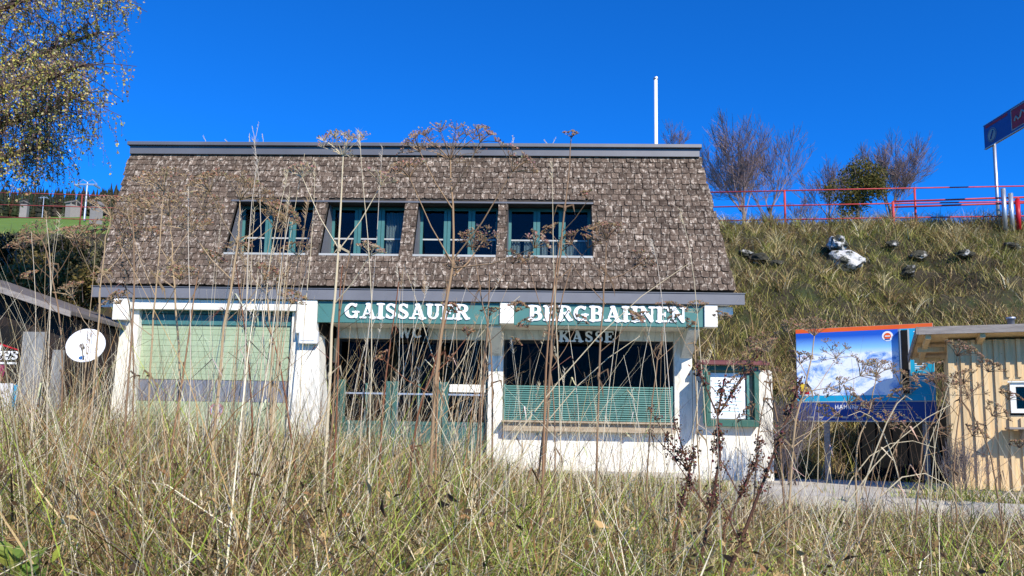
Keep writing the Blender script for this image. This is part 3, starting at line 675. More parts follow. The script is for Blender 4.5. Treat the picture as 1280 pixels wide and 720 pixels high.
for q in range(10): tl.box(.16+.19*q, .16+.19*q+rr.uniform(.06, .12), -.007, -.0045, BZ0+.06, BZ0+.09)
tl.build('text_lines', 'palesheet', bd)
word('hahunkla', .62, 1.12, BZ0+.215, .075, -.008, .003, 'paper', bd, name='print_letter')
bp_ = bb('light_column', 'black', 1.94, 2.05, -.1, -.012, .47, BH-.11, bevel=.004)
bb('column_edge', 'palesheet', 1.915, 1.938, -.09, -.012, .46, BH-.10); bb('column_edge', 'palesheet', 2.052, 2.075, -.09, -.012, .46, BH-.10)
for x in (.42, 1.95): MB().box(x, x+.09, .062, .13, -.05, BZ1-.1).build('post', 'greywood', bd)

ct = tag(empty('board_shade_box', (P(1140, 600, 14.75).x, 14.75, 0), -AB), 'black ribbed box added in place of deep shade behind the board', 'shade stand-in')  # invented black box, stands in for the deep shade under the board
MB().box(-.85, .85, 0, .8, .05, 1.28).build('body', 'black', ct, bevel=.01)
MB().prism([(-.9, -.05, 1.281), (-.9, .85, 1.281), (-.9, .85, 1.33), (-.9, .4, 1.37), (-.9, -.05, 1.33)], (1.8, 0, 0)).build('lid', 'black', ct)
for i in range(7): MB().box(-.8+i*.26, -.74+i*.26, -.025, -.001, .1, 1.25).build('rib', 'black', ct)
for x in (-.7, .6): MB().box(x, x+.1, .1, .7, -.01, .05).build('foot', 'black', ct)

# ================================================================== WOODEN HUT
hc = PZ(1192, 606, 0.02); AH = math.radians(20)
hc = P(1197, 600, 11.9)
hut = tag(empty('wooden_hut', (hc.x, 11.9, 0), -AH), 'new pine board hut with grey roof edge and small white window', 'hut')
HW, HD, HH = 3.4, 1.05, P(1183, 424, 11.9).z
def hb(name, m, x0, x1, y0, y1, z0, z1, parent=None, bevel=0): return MB().box(x0, x1, y0, y1, z0, z1).build(name, m, parent or hut, bevel=bevel)
b = MB(); b.prism([(.03, .05, .06), (.03, HD-.03, .06), (.03, HD-.03, HH-.36), (.03, .05, HH-.06)], (HW-.06, 0, 0)); b.build('wall', 'dark', hut)
bwid = .142; wx0, wx1, wz0, wz1 = .712, 1.70, P(1258, 516, 11.6).z, P(1258, 478, 11.6).z
nb = int(HW/bwid)
for i in range(nb):
    x = i*bwid; j = random.uniform(0, .006); x1_ = x+bwid-.004
    if x1_ > wx0+.01 and x < wx1-.01:
        hb('board', 'pine', x, x1_, .02-j, .049, .04, wz0-.03); hb('board', 'pine', x, x1_, .02-j, .049, wz1+.03, HH-.02)
    else: hb('board', 'pine', x, x1_, .02-j, .049, .03+random.uniform(0, .02), HH-.02)
    if i: 
        xb = x-.028
        if xb > wx0-.08 and xb < wx1: hb('batten', 'pine', xb, xb+.05, -.012, .012, .04, wz0-.07); hb('batten', 'pine', xb, xb+.05, -.012, .012, wz1+.08, HH-.02)
        else: hb('batten', 'pine', xb, xb+.05, -.012, .012, .04, HH-.02)
hb('corner_post', 'pine', -.05, 0.03, -.012, .09, .02, HH-.01)
for i in range(6): hb('side_board', 'pine', -.001, .029, .10+i*.14, .10+i*.14+.136, .03, HH-.10-.027*i)
wfh = hb('window', 'beam', wx0, wx0+.07, -.03, .04, wz0, wz1); hb('frame', 'beam', wx1-.07, wx1, -.03, .04, wz0, wz1, wfh); hb('frame', 'beam', wx0+.07, wx1-.07, -.03, .04, wz0, wz0+.06, wfh); hb('frame', 'beam', wx0+.07, wx1-.07, -.03, .04, wz1-.06, wz1, wfh); hb('sill', 'beam', wx0-.03, wx1+.03, -.06, -.03, wz1, wz1+.02, wfh)
hb('pane', 'glass', wx0+.07, wx1-.07, 0, .006, wz0+.06, wz1-.06, wfh)
shz = P(1250, 534, 11.5).z
sf = hb('counter', 'greywood', .62, HW-.1, -.36, -.014, shz-.03, shz, bevel=.004)
for x in (.8, 1.7, 2.6):
    b = MB(); b.prism([(x, -.013, shz-.031), (x, -.3, shz-.031), (x, -.013, shz-.22)], (.05, 0, 0)); b.build('counter_bracket', 'greywood', sf)
# roof: boards carried on rafters, weathered edge board
rz = HH+.02; RO, LO = .34, .44; YB = HD+.15; DB = -.26      # the roof falls slightly toward the back
def slabx(x0, x1, y0, y1, za, zc, d=DB):
    b = MB(); k0 = d*(y0+RO)/(YB+RO); k1 = d*(y1+RO)/(YB+RO)
    return b.hexa([(x0, y0, za+k0), (x1, y0, za+k0), (x1, y1, za+k1), (x0, y1, za+k1), (x0, y0, zc+k0), (x1, y0, zc+k0), (x1, y1, zc+k1), (x0, y1, zc+k1)])
hr = slabx(-LO, HW+.3, -RO, YB, rz+.06, rz+.10).build('roof', 'pine', hut)
slabx(-LO-.01, HW+.31, -RO-.01, YB+.01, rz+.105, rz+.13).build('roof_felt', 'shedroof', hr)
slabx(-LO-.02, HW+.3, -RO-.04, -RO-.012, rz+.015, rz+.125, 0).build('edge_board', 'greywood', hr, bevel=.004)
slabx(-LO-.045, -LO-.021, -RO-.04, YB, rz+.015, rz+.125).build('side_edge_board', 'greywood', hr)
for x in (-.36, .33, 1.1, 1.9, 2.7, 3.3): slabx(x, x+.07, -RO+.02, HD+.1, rz-.045, rz+.058).build('rafter', 'pine', hr)
for y in (.2, .8): hb('purlin', 'pine', -LO+.02, -.06, y, y+.09, rz-.145-.17*y, rz-.07-.17*y, hr)
b = MB(); b.lathe([(.05, .1), (.05, .3), (.065, .3), (.065, .33), (0, .34)], 14, (.85, .4, rz)); b.build('vent_pipe', 'steel', hr, smooth=True)
hb('base_beam', 'greywood', -.03, HW, .0, .12, -.03, .03)

# ================================================================== LEFT SHED WITH POSTERS AND DISH
SY = 12.2
shp = P(76, 540, SY)
shed = tag(empty('dark_shed', (shp.x, SY, -.1)), 'dark timber shed with sloping felt roof left of the station', 'shed')
sx = shp.x
def sb(name, m, x0, x1, y0, y1, z0, z1, parent=None, bevel=0): return MB().box(x0-sx, x1-sx, y0-SY, y1-SY, z0+.1, z1+.1).build(name, m, parent or shed, bevel=bevel)
zr = P(96, 398, SY).z; zl = P(0, 362, SY).z; xr_ = P(104, 400, SY).x; x0_ = P(0, 362, SY).x
sk = (zl-zr)/(x0_-xr_)
def rz_(x): return zr+sk*(x-xr_)
xL = x0_-1.6
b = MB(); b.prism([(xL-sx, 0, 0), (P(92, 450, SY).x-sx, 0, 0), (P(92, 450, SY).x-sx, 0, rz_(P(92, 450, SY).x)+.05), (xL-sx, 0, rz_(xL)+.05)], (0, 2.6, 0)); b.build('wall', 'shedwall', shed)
b = MB(); b.prism([(xL-.2-sx, -.35, rz_(xL-.2)+.1), (xr_-sx, -.35, rz_(xr_)+.1), (xr_-sx, -.35, rz_(xr_)+.17), (xL-.2-sx, -.35, rz_(xL-.2)+.17)], (0, 3.2, 0)); rs_ = b.build('roof', 'shedroof', shed, bevel=.01)
b = MB(); b.prism([(xL-.2-sx, -.375, rz_(xL-.2)+.07), (xr_+.01-sx, -.375, rz_(xr_)+.07), (xr_+.01-sx, -.375, rz_(xr_)+.16), (xL-.2-sx, -.375, rz_(xL-.2)+.16)], (0, .024, 0)); b.build('roof_edge', 'greywood', rs_)
def px(x): return P(x, 470, SY).x
def pz(y, x=20): return P(x, y, SY).z
po = tag(empty('banner', (px(0), SY-.02, pz(478))), 'black and magenta banner with white script on the dark shed', 'banner')
def lb(par, name, m, x0, x1, y0, y1, z0, z1): return MB().box(x0-par.location.x, x1-par.location.x, y0-par.location.y, y1-par.location.y, z0-par.location.z, z1-par.location.z).build(name, m, par)
lb(po, 'panel', 'black', px(-60), px(26), SY-.03, SY-.003, pz(478), pz(408))
mg = MB(); L0 = po.location
mg.add([(px(-60)-L0.x, -.014, 0.01), (px(4)-L0.x, -.014, .01), (px(9)-L0.x, -.014, pz(457)-L0.z), (px(-60)-L0.x, -.014, pz(452)-L0.z)], [(0, 1, 2, 3)]); mg.build('magenta_field', 'magenta', po)
mg = MB(); mg.prism([(px(-20)-L0.x, -.013, pz(424)-L0.z), (px(22)-L0.x, -.013, pz(437)-L0.z), (px(22)-L0.x, -.013, pz(438.5)-L0.z), (px(-20)-L0.x, -.013, pz(427)-L0.z)], (0, .002, 0)); mg.build('red_streak', 'redprint', po)
word('lderers', px(-15)-L0.x, px(22)-L0.x, pz(450)-L0.z, .24, -.016, .004, 'white', po, slant=.15)
tl = MB()
for x0, x1 in ((-12, -3), (0, 6), (9, 21)): tl.box(px(x0)-L0.x, px(x1)-L0.x, -.014, -.011, pz(455.5)-L0.z, pz(453)-L0.z)
tl.build('text_lines', 'white', po)
w1 = tag(empty('lift_notice', (px(0), SY-.02, pz(535))), 'white notice board reading SKILIFT below the black banner', 'sign')
lb(w1, 'panel', 'paper', px(-60), px(19), SY-.035, SY-.003, pz(536), pz(479.5)); L0 = w1.location
word('$kiLiFT', px(0)-L0.x, px(15.5)-L0.x, pz(493)-L0.z, .055, -.0175, .002, 'black', w1)
lb(w1, 'rule', 'greywood', px(-60), px(18), SY-.037, SY-.0355, pz(504.4), pz(503.6)); lb(w1, 'blue_print', 'bluepr', px(-3), px(10), SY-.037, SY-.0355, pz(519), pz(514))
lb(w1, 'blue_edge', 'cyan', px(20), px(26), SY-.034, SY-.003, pz(530), pz(481))
tag(MB().box(px(27)-0, px(54), SY-.06, SY-.004, 0, pz(415)).build('leaning_sheet', 'dullsheet'), 'tall pale grey sheet leaning against the shed front', 'sheet')
tag(MB().box(px(66), px(79), SY-.06, SY-.004, 0, pz(437)).build('leaning_sheet', 'dullsheet'), 'narrow grey sheet on the shed near the dish', 'sheet')
# satellite dish
dc = P(108, 433, 11.7)
di = tag(empty('satellite_dish', (dc.x, dc.y, dc.z)), 'white satellite dish with arm at the corner of the dark shed', 'satellite dish')
R_ = .27; prof = [(R_*q/12, .16*(q/12)**2*R_) for q in range(13)]
b = MB(); b.lathe(prof + [(R_+.008, .16*R_-.004), (R_+.008, .16*R_-.016)] + [(R_*q/12, .16*(q/12)**2*R_-.016) for q in range(12, -1, -1)], 40)
do = b.build('reflector', 'dish', di, smooth=True)
aim = Vector((.16, -.93, .33)).normalized(); do.rotation_euler = aim.to_track_quat('Z', 'Y').to_euler()
tip = Vector((.10, -.30, -.02)); low = Vector((.0, -.0, -.27))
MB().tube([low, low.lerp(tip, .5)+Vector((0, 0, -.03)), tip], .009, 6).build('arm', 'black', di)
b = MB(); b.tube([tip, tip+(-aim)*.09], [.035, .022], 10); b.build('receiver', 'greywood', di)
MB().tube([(-.02, .03, 0), (-.02, .14, -.02), (-.22, .42, -.05)], .025, 8).build('mast', 'steel', di)

# ================================================================== RED RAILINGS
def railing(label, pL, pR, posts, rails, dz_base, r=.022, rp=.036, m='rail'):
    root = tag(empty('railing', pL), label, 'railing')
    d = pR-pL
    for z in rails: MB().tube([(0, 0, z), (d.x*.5, d.y*.5, z+.01), (d.x, d.y, z)], r, 8).build('rail', m, root, smooth=True)
    for t in posts: MB().tube([(d.x*t, d.y*t, dz_base), (d.x*t, d.y*t, rails[0]+.03)], rp, 8).build('post', m, root, smooth=True)
    return root
zR = P(893, 241, 27).z; A = P(893, 241, 27); B = PZ(1286, 232, zR)
railing_z = A.z-1.07
rr_ = railing('red pipe railing along the bank top right of the roof', Vector((A.x-.6, A.y, railing_z)), Vector((B.x+.5, B.y, railing_z)), [.262, .638, .955], [1.07, .55, .06], -.25)
zL = P(0, 241, 27.5).z; A2 = P(-30, 240, 27.5); B2 = PZ(150, 246, A2.z)
railing('dark red pipe railing above the shrubs left of the roof', Vector((A2.x, A2.y, A2.z-.97)), Vector((B2.x+1, B2.y, A2.z-.97)), [.05, .62, .97], [.97, .52, .06], -.3, r=.017, rp=.022, m='darkrail')
# lower gate rail standing behind
A3 = P(1116, 252, 26.2); B3 = PZ(1290, 247, A3.z)
g3 = tag(empty('barrier', (A3.x, A3.y, A3.z-.85)), 'low red barrier standing behind the bank railing', 'barrier'); d3 = B3-A3
for z in (.85, .66): MB().tube([(0, 0, z), (d3.x, d3.y, z+.02)], .03, 8).build('rail', 'rail', g3, smooth=True)
for t in (0, .9): MB().tube([(d3.x*t, d3.y*t, -.2), (d3.x*t, d3.y*t, .85)], .045, 8).build('post', 'rail', g3, smooth=True)
for x, y0, y1, c, lab in ((1256, 237, 272, 'steel', 'grey steel post beside the bank railing'), (1265, 243, 274, 'steel', 'short grey steel post beside the red bollard'), (1273, 250, 272, 'redprint', 'red bollard at the end of the bank railing')):
    p = P(x, y1, 25.6); q = P(x, y0, 25.6); e_ = tag(empty('bollard', p), lab, 'post')
    MB().tube([(0, 0, -.4), (0, 0, q.z-p.z)], .07, 10).build('shaft', c, e_, smooth=True); MB().lathe([(.07, 0), (.075, .03), (0, .05)], 10, (0, 0, q.z-p.z)).build('cap', c, e_)

# ---- advertising panel on poles
pl = P(1231, 186, 26.5); dirv = Vector((.06, -1, 0)).normalized(); PH = P(1231, 158, 26.5).z-pl.z; PLN = 4.6
ad = tag(empty('advert_panel', (pl.x, pl.y, 0), math.atan2(dirv.y, dirv.x)), 'blue advert panel with red square and round emblem on poles', 'sign')
z0 = pl.z
def ab(name, m, x0, x1, y0, y1, a, c): return MB().box(x0, x1, y0, y1, z0+a, z0+c).build(name, m, ad)
ab('panel', 'bluepr', 0, PLN, 0, .06, 0, PH); ab('frame', 'steel', -.02, PLN, -.012, .072, -.03, -.001); ab('frame', 'steel', -.02, PLN, -.012, .072, PH+.001, PH+.02)
ab('red_strip', 'redprint', .1, 1.25, -.006, -.001, PH-.13, PH-.04); ab('red_field', 'redprint', 1.45, 2.6, -.006, -.001, .09, PH-.06)
for q in ((1.42, 1.449, .06, PH-.03), (2.601, 2.63, .06, PH-.03)): ab('field_edge', 'palesheet', q[0], q[1], -.01, -.001, q[2], q[3])
for q in ((.06, .088), (PH-.058, PH-.03)): ab('field_edge', 'palesheet', 1.45, 2.6, -.01, -.001, q[0], q[1])
ab('red_strip', 'redprint', 2.8, 4.5, -.006, -.001, PH-.13, PH-.04)
em = MB(); o = disc(0, .24, -.01, z0+.33, 24).build('emblem', 'palesheet', ad); o.location.x = .42
em = disc(.2, .225, -.014, z0+.33, 24).build('emblem_ring', 'navy', ad); em.location.x = .42
b = MB(); b.tube([(.36, -.016, z0+.2), (.5, -.016, z0+.46)], .025, 4); b.build('emblem_stroke', 'navy', ad)
b = MB()
pts = [(1.6+.09*i, -.012, z0+.32+.10*math.sin(i*1.9)+.03*i) for i in range(10)]; b.tube(pts, .035, 4); b.build('script', 'palesheet', ad)
for x in (.35, 4.2): MB().tube([(x, .1, 6.6), (x, .1, z0+PH-.1)], .055, 10).build('pole', 'steel', ad, smooth=True)

# ================================================================== FAR LEFT: pylons, houses
def pylon(px_, y_top, y_bot, D, label):
    p = P(px_, y_bot, D); h = P(px_, y_top, D).z-p.z
    r = tag(empty('lift_pylon', p), label, 'pylon', None)
    MB().tube([(0, 0, -3), (0, 0, h)], [h*.045, h*.03], 8).build('mast', 'steel', r)
    b = MB(); b.box(-h*.42, h*.42, -h*.03, h*.03, h*.88, h*.94); b.build('crossarm', 'steel', r)
    for s in (-1, 1):
        b = MB(); b.box(s*h*.40-h*.03, s*h*.40+h*.03, -h*.25, h*.25, h*.80, h*.87); b.build('sheave_row', 'steel', r)
        b = MB(); b.tube([(s*h*.4, 0, h*.94), (s*h*.2, 0, h*1.12), (0, 0, h*1.0)], h*.015, 5); b.build('strut', 'steel', r)
pylon(107, 228, 257, 150, 'lattice topped chairlift pylon beside the grey far house')
pylon(54, 246, 257, 160, 'small chairlift pylon standing on the far green meadow')
def house(px_, py, D, w, h, d, rh, label, rot, wall='house'):
    p = P(px_, py, D); r = tag(empty('far_house', p, rot), label, 'house', None)
    b = MB(); b.box(-w/2, w/2, -d/2, d/2, -3, h); b.add([(-w/2, -d/2, h), (w/2, -d/2, h), (0, -d/2, h+rh)], [(0, 1, 2)]); b.add([(-w/2, d/2, h), (w/2, d/2, h), (0, d/2, h+rh)], [(0, 2, 1)]); b.build('wall', wall, r)
    for s in (-1, 1):
        b = MB(); b.hexa([(s*w*.6, -d*.55, h-rh*.2), (0, -d*.55, h+rh), (0, d*.55, h+rh), (s*w*.6, d*.55, h-rh*.2), (s*w*.6, -d*.55, h-rh*.2+.25), (0, -d*.55, h+rh+.25), (0, d*.55, h+rh+.25), (s*w*.6, d*.55, h-rh*.2+.25)]); b.build('roof', 'houseroof', r)
    for x in (-.25, .25):
        b = MB(); b.box(x*w-.5, x*w+.5, -d/2-.06, -d/2-.01, h*.45, h*.45+1.1); b.build('window', 'dark', r)
house(121, 261, 140, 1.4, .7, 1.6, .6, 'small pale gabled house below the far forest', -.3)
house(92, 258, 165, 2.6, .5, 1.6, .6, 'long brown roofed house beside the far chairlift pylon', 1.2, 'greywood')
house(31, 257, 170, 1.5, .5, 1.2, .3, 'tiny white cabin on the far green meadow', .2)

# ================================================================== VEGETATION
def blades(name, base, h, w, az, lean, curl, cols, m, parent=None, seg=4, kink=None):
    N = len(base); t = np.linspace(0, 1, seg+1)
    d = np.stack([np.cos(az), np.sin(az), np.zeros(N)], 1)
    fa = RNG.uniform(0, 2*np.pi, N); side = np.stack([np.cos(fa), np.sin(fa), np.zeros(N)], 1)
    Vv = np.zeros((N, seg+1, 2, 3)); C = np.zeros((N, seg+1, 2, 3))
    for i, ti in enumerate(t):
        hor = lean*ti + curl*ti**2.2; ver = np.sqrt(np.clip(1-np.minimum(hor, .98)**2*.75, .04, 1))*ti - .28*np.clip(curl-.35, 0, 1)*ti**3
        if kink is not None:
            k = np.clip((ti-.55)/.45, 0, 1)*kink; hor = hor+k*.55; ver = ver-k*.45
        p = base + d*(hor*h)[:, None]; p[:, 2] += ver*h
        ww = (w*(1-ti**1.6*.88)*.5)[:, None]*side
        Vv[:, i, 0] = p-ww; Vv[:, i, 1] = p+ww
        C[:, i, 0] = C[:, i, 1] = cols
    idx = np.arange(N*(seg+1)*2).reshape(N, seg+1, 2)
    Fq = np.stack([idx[:, :-1, 0], idx[:, :-1, 1], idx[:, 1:, 1], idx[:, 1:, 0]], -1).reshape(-1, 4)
    return npmesh(name, Vv.reshape(-1, 3), Fq, C.reshape(-1, 3), m, parent)
STRAW = np.array([(.62, .49, .25), (.70, .59, .36), (.52, .37, .165), (.42, .27, .11), (.31, .17, .07), (.74, .66, .46), (.22, .115, .05)])
GREENS = np.array([(.24, .33, .035), (.33, .41, .06), (.15, .24, .03), (.42, .45, .10), (.26, .29, .05)])
def gcols(N, pal, jit=.18):
    c = pal[RNG.integers(0, len(pal), N)]; return np.clip(c*RNG.uniform(1-jit, 1+jit, (N, 1)), .01, .9)
def scatter(N, y0, y1, pw=1.0):
    y = y0+(y1-y0)*RNG.random(N)**pw; ax = RNG.uniform(-.80, .74, N); x = ax*(y+1.2); return x, y
def HT(x, y):            # grass is tall on the left, lower toward the forecourt on the right and toward the building
    top = EYE.z - np.interp(x/np.maximum(y, 1), [-.72, -.55, -.36, -.25, -.10, 0, .18, .30, .6], [-.064, -.050, -.026, -.018, -.004, .028, .040, .066, .080])*y
    return np.clip(top-hgt(x, y), .18, 1.62)
DARKS = np.array([(.10, .06, .035), (.14, .085, .05), (.07, .05, .03)])
N = 100000; x, y = scatter(N, 2.4, 13.0, 1.05); keep = y < slab_edge(x)-.05; x, y = x[keep], y[keep]; N = len(x)
patch = vnoise(x*.8+3, y*.8+1)*.65+vnoise(x*2.3, y*2.3)*.35
clump = vnoise(x*3.1+7, y*3.1+2)
gl = np.interp(x/y, [-.7, -.42, -.30, -.05, .2, .6], [.10, .08, -.06, -.02, .03, -.07])
gr = (patch > .46+gl) & (RNG.random(N) < .70) | (RNG.random(N) < .14)
gap = (clump > .30) | (RNG.random(N) < .45); x, y, clump, gr = x[gap], y[gap], clump[gap], gr[gap]; N = len(x)
base = np.stack([x, y, hgt(x, y)-.02], 1)
H = HT(x, y)*RNG.uniform(.50, 1.08, N)*(.50+.48*clump+.48*vnoise(x*.95+13, y*.95+4))*np.where(RNG.random(N) < .06, 1.22, 1.0)
az = RNG.uniform(0, 2*np.pi, N)
kink = (RNG.random(N) < .30)*RNG.uniform(.3, 1, N)
s_ = ~gr; nS = s_.sum()
tone = np.clip((vnoise(x[s_]*2.6+50, y[s_]*2.6+9)-.2)*1.6*6+RNG.normal(0, 1.1, nS), 0, 6).astype(int); c = STRAW[np.array([5, 1, 0, 2, 3, 4, 6])[tone]]*RNG.uniform(.8, 1.2, (nS, 1)); brn = (vnoise(x[s_]*1.1+20, y[s_]*1.1) > np.interp(x[s_]/y[s_], [-.5, -.2], [.22, .46])) & (RNG.random(nS) < .6); c[brn] *= np.array([.50, .38, .30])
tag(blades('dry_grass', base[s_], H[s_], RNG.uniform(.004, .012, nS)*RNG.choice([.7, 1, 1.4], nS)*np.clip(y[s_]/4.6, .5, 1), az[s_], np.where(RNG.random(nS) < .22, RNG.uniform(.6, 1.15, nS), RNG.uniform(.02, .55, nS)), RNG.uniform(.0, .8, nS), c, 'grass', seg=5, kink=kink[s_]), 'tangled dry straw coloured meadow grass', 'grass', kind='stuff')
tag(blades('green_grass', base[gr], H[gr]*.9, RNG.uniform(.006, .015, gr.sum())*np.clip(y[gr]/4.6, .5, 1), az[gr], RNG.uniform(.02, .45, gr.sum()), RNG.uniform(.1, .8, gr.sum()), gcols(gr.sum(), GREENS), 'grass', seg=4, kink=kink[gr]*.4), 'green grass blades growing among the dry meadow', 'grass', kind='stuff')
# fallen, crossing and broken stems through the whole height of the meadow
N = 60000; x, y = scatter(N, 2.6, 12.8, 1.0); keep = y < slab_edge(x)-.02; x, y = x[keep], y[keep]; N = len(x)
ht = HT(x, y); base = np.stack([x, y, hgt(x, y)+RNG.uniform(0, .72, N)*ht], 1)
pal = np.concatenate([STRAW, STRAW[5:6], STRAW[5:6], STRAW[1:2], STRAW[2:5], GREENS, DARKS, DARKS, DARKS])
tag(blades('undergrowth', base, RNG.uniform(.10, .5, N), RNG.uniform(.003, .010, N), RNG.uniform(0, 6.3, N), RNG.uniform(.1, 1.2, N), RNG.uniform(0, .8, N), gcols(N, pal), 'grass', seg=2, kink=RNG.uniform(0, .6, N)), 'low brown and green undergrowth in the meadow', 'undergrowth', kind='stuff')
def tussocks(name, label, cx_, cy_, per, ln_, wd, pal, m='grass', hf=None):
    n = len(cx_)*per; x = np.repeat(cx_, per)+RNG.normal(0, .05, n); y = np.repeat(cy_, per)+RNG.normal(0, .05, n)
    pc = pal[RNG.integers(0, len(pal), len(cx_))]; c = np.repeat(pc, per, 0)*RNG.uniform(.65, 1.3, (n, 1)); mixd = RNG.random(n) < .25; c[mixd] = gcols(mixd.sum(), STRAW)
    h = RNG.uniform(.5, 1.0, n)*(hf(x, y) if hf else 1)*ln_
    return tag(blades(name, np.stack([x, y, hgt(x, y)-.02], 1), h, RNG.uniform(*wd, n)*np.clip(y/4.6, .5, 1), RNG.uniform(0, 6.3, n), RNG.uniform(.05, .5, n), RNG.uniform(.3, 1.1, n), np.clip(c, .01, .9), m, seg=6), label, 'grass', kind='stuff')
cx_, cy_ = scatter(420, 2.8, 12.2, 1.1); k = cy_ < slab_edge(cx_)-.2; cx_, cy_ = cx_[k], cy_[k]
tussocks('grass_tussocks', 'arching grass tussocks of straw and green blades in the meadow', cx_, cy_, 62, 1.15, (.006, .014), np.concatenate([GREENS, STRAW[:4], STRAW[3:5]]), hf=HT)
N = 8500; x, y = scatter(N, 2.8, 12.5, 1.1); k = (y < slab_edge(x)-.1) & (RNG.random(N) < np.interp(x/y, [-.6, 0, .3, .7], [1, .8, .5, .45])); x, y = x[k], y[k]; N = len(x)
tag(blades('seed_stems', np.stack([x, y, hgt(x, y)-.02], 1), HT(x, y)*RNG.uniform(1.0, 1.5, N), RNG.uniform(.0028, .005, N), RNG.uniform(0, 6.3, N), RNG.uniform(0, .28, N), RNG.uniform(0, .35, N), gcols(N, np.concatenate([STRAW[:2], STRAW[5:6], STRAW[5:6], DARKS, DARKS, STRAW[4:5]])), 'grass', seg=5, kink=(RNG.random(N) < .2)*RNG.uniform(.2, .9, N)), 'fine dry seed stems standing above the meadow grass', 'grass', kind='stuff')
def leaflets(name, label, N, pal, size, zr_, m='grass'):
    x, y = scatter(N, 2.6, 12.5, 1.0); keep = y < slab_edge(x)-.05; x, y = x[keep], y[keep]
    cl = vnoise(x*2.2+31, y*2.2+17); k = RNG.random(len(x)) < np.clip((cl-.35)*3, .05, 1); x, y = x[k], y[k]; n = len(x)
    p = np.stack([x, y, hgt(x, y)+HT(x, y)*RNG.uniform(*zr_, n)], 1)
    u = RNG.normal(0, 1, (n, 3)); u /= np.linalg.norm(u, axis=1)[:, None]; v = np.cross(u, RNG.normal(0, 1, (n, 3))); v /= np.linalg.norm(v, axis=1)[:, None]; w = np.cross(u, v)
    s1_ = RNG.uniform(.5, 1.4, (n, 1))*size
    V = np.stack([p-u*s1_, p-v*s1_*.35+w*s1_*.3, p+v*s1_*.35+w*s1_*.3, p+u*s1_], 1)
    V = np.stack([V[:, 0], V[:, 1], V[:, 3], V[:, 2]], 1).reshape(-1, 3)
    return tag(npmesh(name, V, np.arange(n*4).reshape(n, 4), np.repeat(gcols(n, pal, .3), 4, 0), m), label, 'leaves', kind='stuff')
leaflets('dead_leaves', 'curled brown dead leaves caught in the meadow', 26000, np.concatenate([STRAW[2:5], DARKS]), .028, (.15, .85))
leaflets('green_leaves', 'small green weed leaves among the meadow grass', 16000, GREENS, .026, (.1, .7))
# tufts through the cracks and along the edge of the forecourt
N = 9500; x = RNG.uniform(-8, 9, N); y = slab_edge(x)+RNG.exponential(.30, N)-.03; k = (vnoise(x*2.5, y*2.5+8) > .42) & (y < 14.1); x, y = x[k], y[k]; N = len(x)
tag(blades('edge_tufts', np.stack([x, y, np.full(N, -.03)], 1), RNG.uniform(.08, .34, N), RNG.uniform(.006, .012, N), RNG.uniform(0, 6.3, N), RNG.uniform(.1, .8, N), RNG.uniform(.1, .8, N), gcols(N, np.concatenate([STRAW[:4], GREENS])), 'grass', seg=3), 'short grass tufts creeping over the forecourt edge', 'grass', kind='stuff')
# bank grass
def bank_pts(N, xa, xb, ya, yb): x = RNG.uniform(xa, xb, N); y = RNG.uniform(ya, yb, N); return x, y
BANKP = np.array([(.48, .37, .15), (.38, .32, .10), (.54, .42, .20), (.26, .25, .05), (.17, .17, .04), (.28, .18, .075), (.12, .085, .035), (.08, .055, .025)])
x, y = bank_pts(85000, 2.9, 22, 15.0, 28.2)
x2, y2 = bank_pts(16000, -22, -8.6, 15.0, 30)
x = np.concatenate([x, x2]); y = np.concatenate([y, y2]); N = len(x)
c = gcols(N, BANKP); pn = vnoise(x*.8, y*.8)*.6+vnoise(x*2.1, y*2.1)*.4
gm_ = pn > .52; c[gm_] = c[gm_]*.6+gcols(gm_.sum(), GREENS*.7)*.4
tag(blades('bank_grass', np.stack([x, y, hgt(x, y)-.02], 1), RNG.uniform(.12, .42, N)*(.6+.8*vnoise(x*.9+4, y*.9)), RNG.uniform(.008, .02, N), RNG.uniform(0, 6.3, N), RNG.uniform(.1, .9, N), RNG.uniform(.1, .9, N), c, 'grass', seg=2), 'yellow green rough grass on the bank behind', 'grass', kind='stuff')

N = 30000; x, y = bank_pts(N, 2.9, 22, 15.0, 28.2); x = np.concatenate([x, RNG.uniform(3, 21, 5000)]); y = np.concatenate([y, RNG.normal(26.6, .5, 5000)]); pn = vnoise(x*1.3+40, y*1.3+3)*.6+vnoise(x*3.3, y*3.3)*.4; k = pn > .54; x, y = x[k], y[k]; N = len(x)
tag(blades('bank_weeds', np.stack([x, y, hgt(x, y)-.02], 1), RNG.uniform(.3, .85, N), RNG.uniform(.008, .018, N), RNG.uniform(0, 6.3, N), RNG.uniform(.05, .6, N), RNG.uniform(.1, .9, N), gcols(N, np.array([(.50, .40, .20), (.30, .19, .09), (.12, .075, .035), (.20, .21, .05), (.42, .36, .10)]), .25), 'grass', seg=3), 'taller dry weeds in clumps on the bank', 'weeds', kind='stuff')
def on_bank(px_, py):
    lo, hi = 15.3, 27.0
    for _ in range(40):
        mid = (lo+hi)/2; p = P(px_, py, mid)
        if p.z > hz(p.x, mid): lo = mid
        else: hi = mid
    p = P(px_, py, lo); p.z = hz(p.x, lo); return p
k = 900; cx_, cy_ = bank_pts(k, 2.9, 22, 15.2, 27.6); q = vnoise(cx_*.7+60, cy_*.7) > .44; cx_, cy_ = cx_[q], cy_[q]
RK = [on_bank(a_, b_) for a_, b_ in ((1043, 318), (1054, 338), (930, 322), (946, 328), (968, 334), (1112, 310), (1144, 324), (1130, 346), (1200, 322), (1258, 312))]
q = np.ones(len(cx_), bool)
for p in RK: q &= np.hypot(cx_-p.x, (cy_-p.y+.6)*.6) > .75
cx_, cy_ = cx_[q], cy_[q]
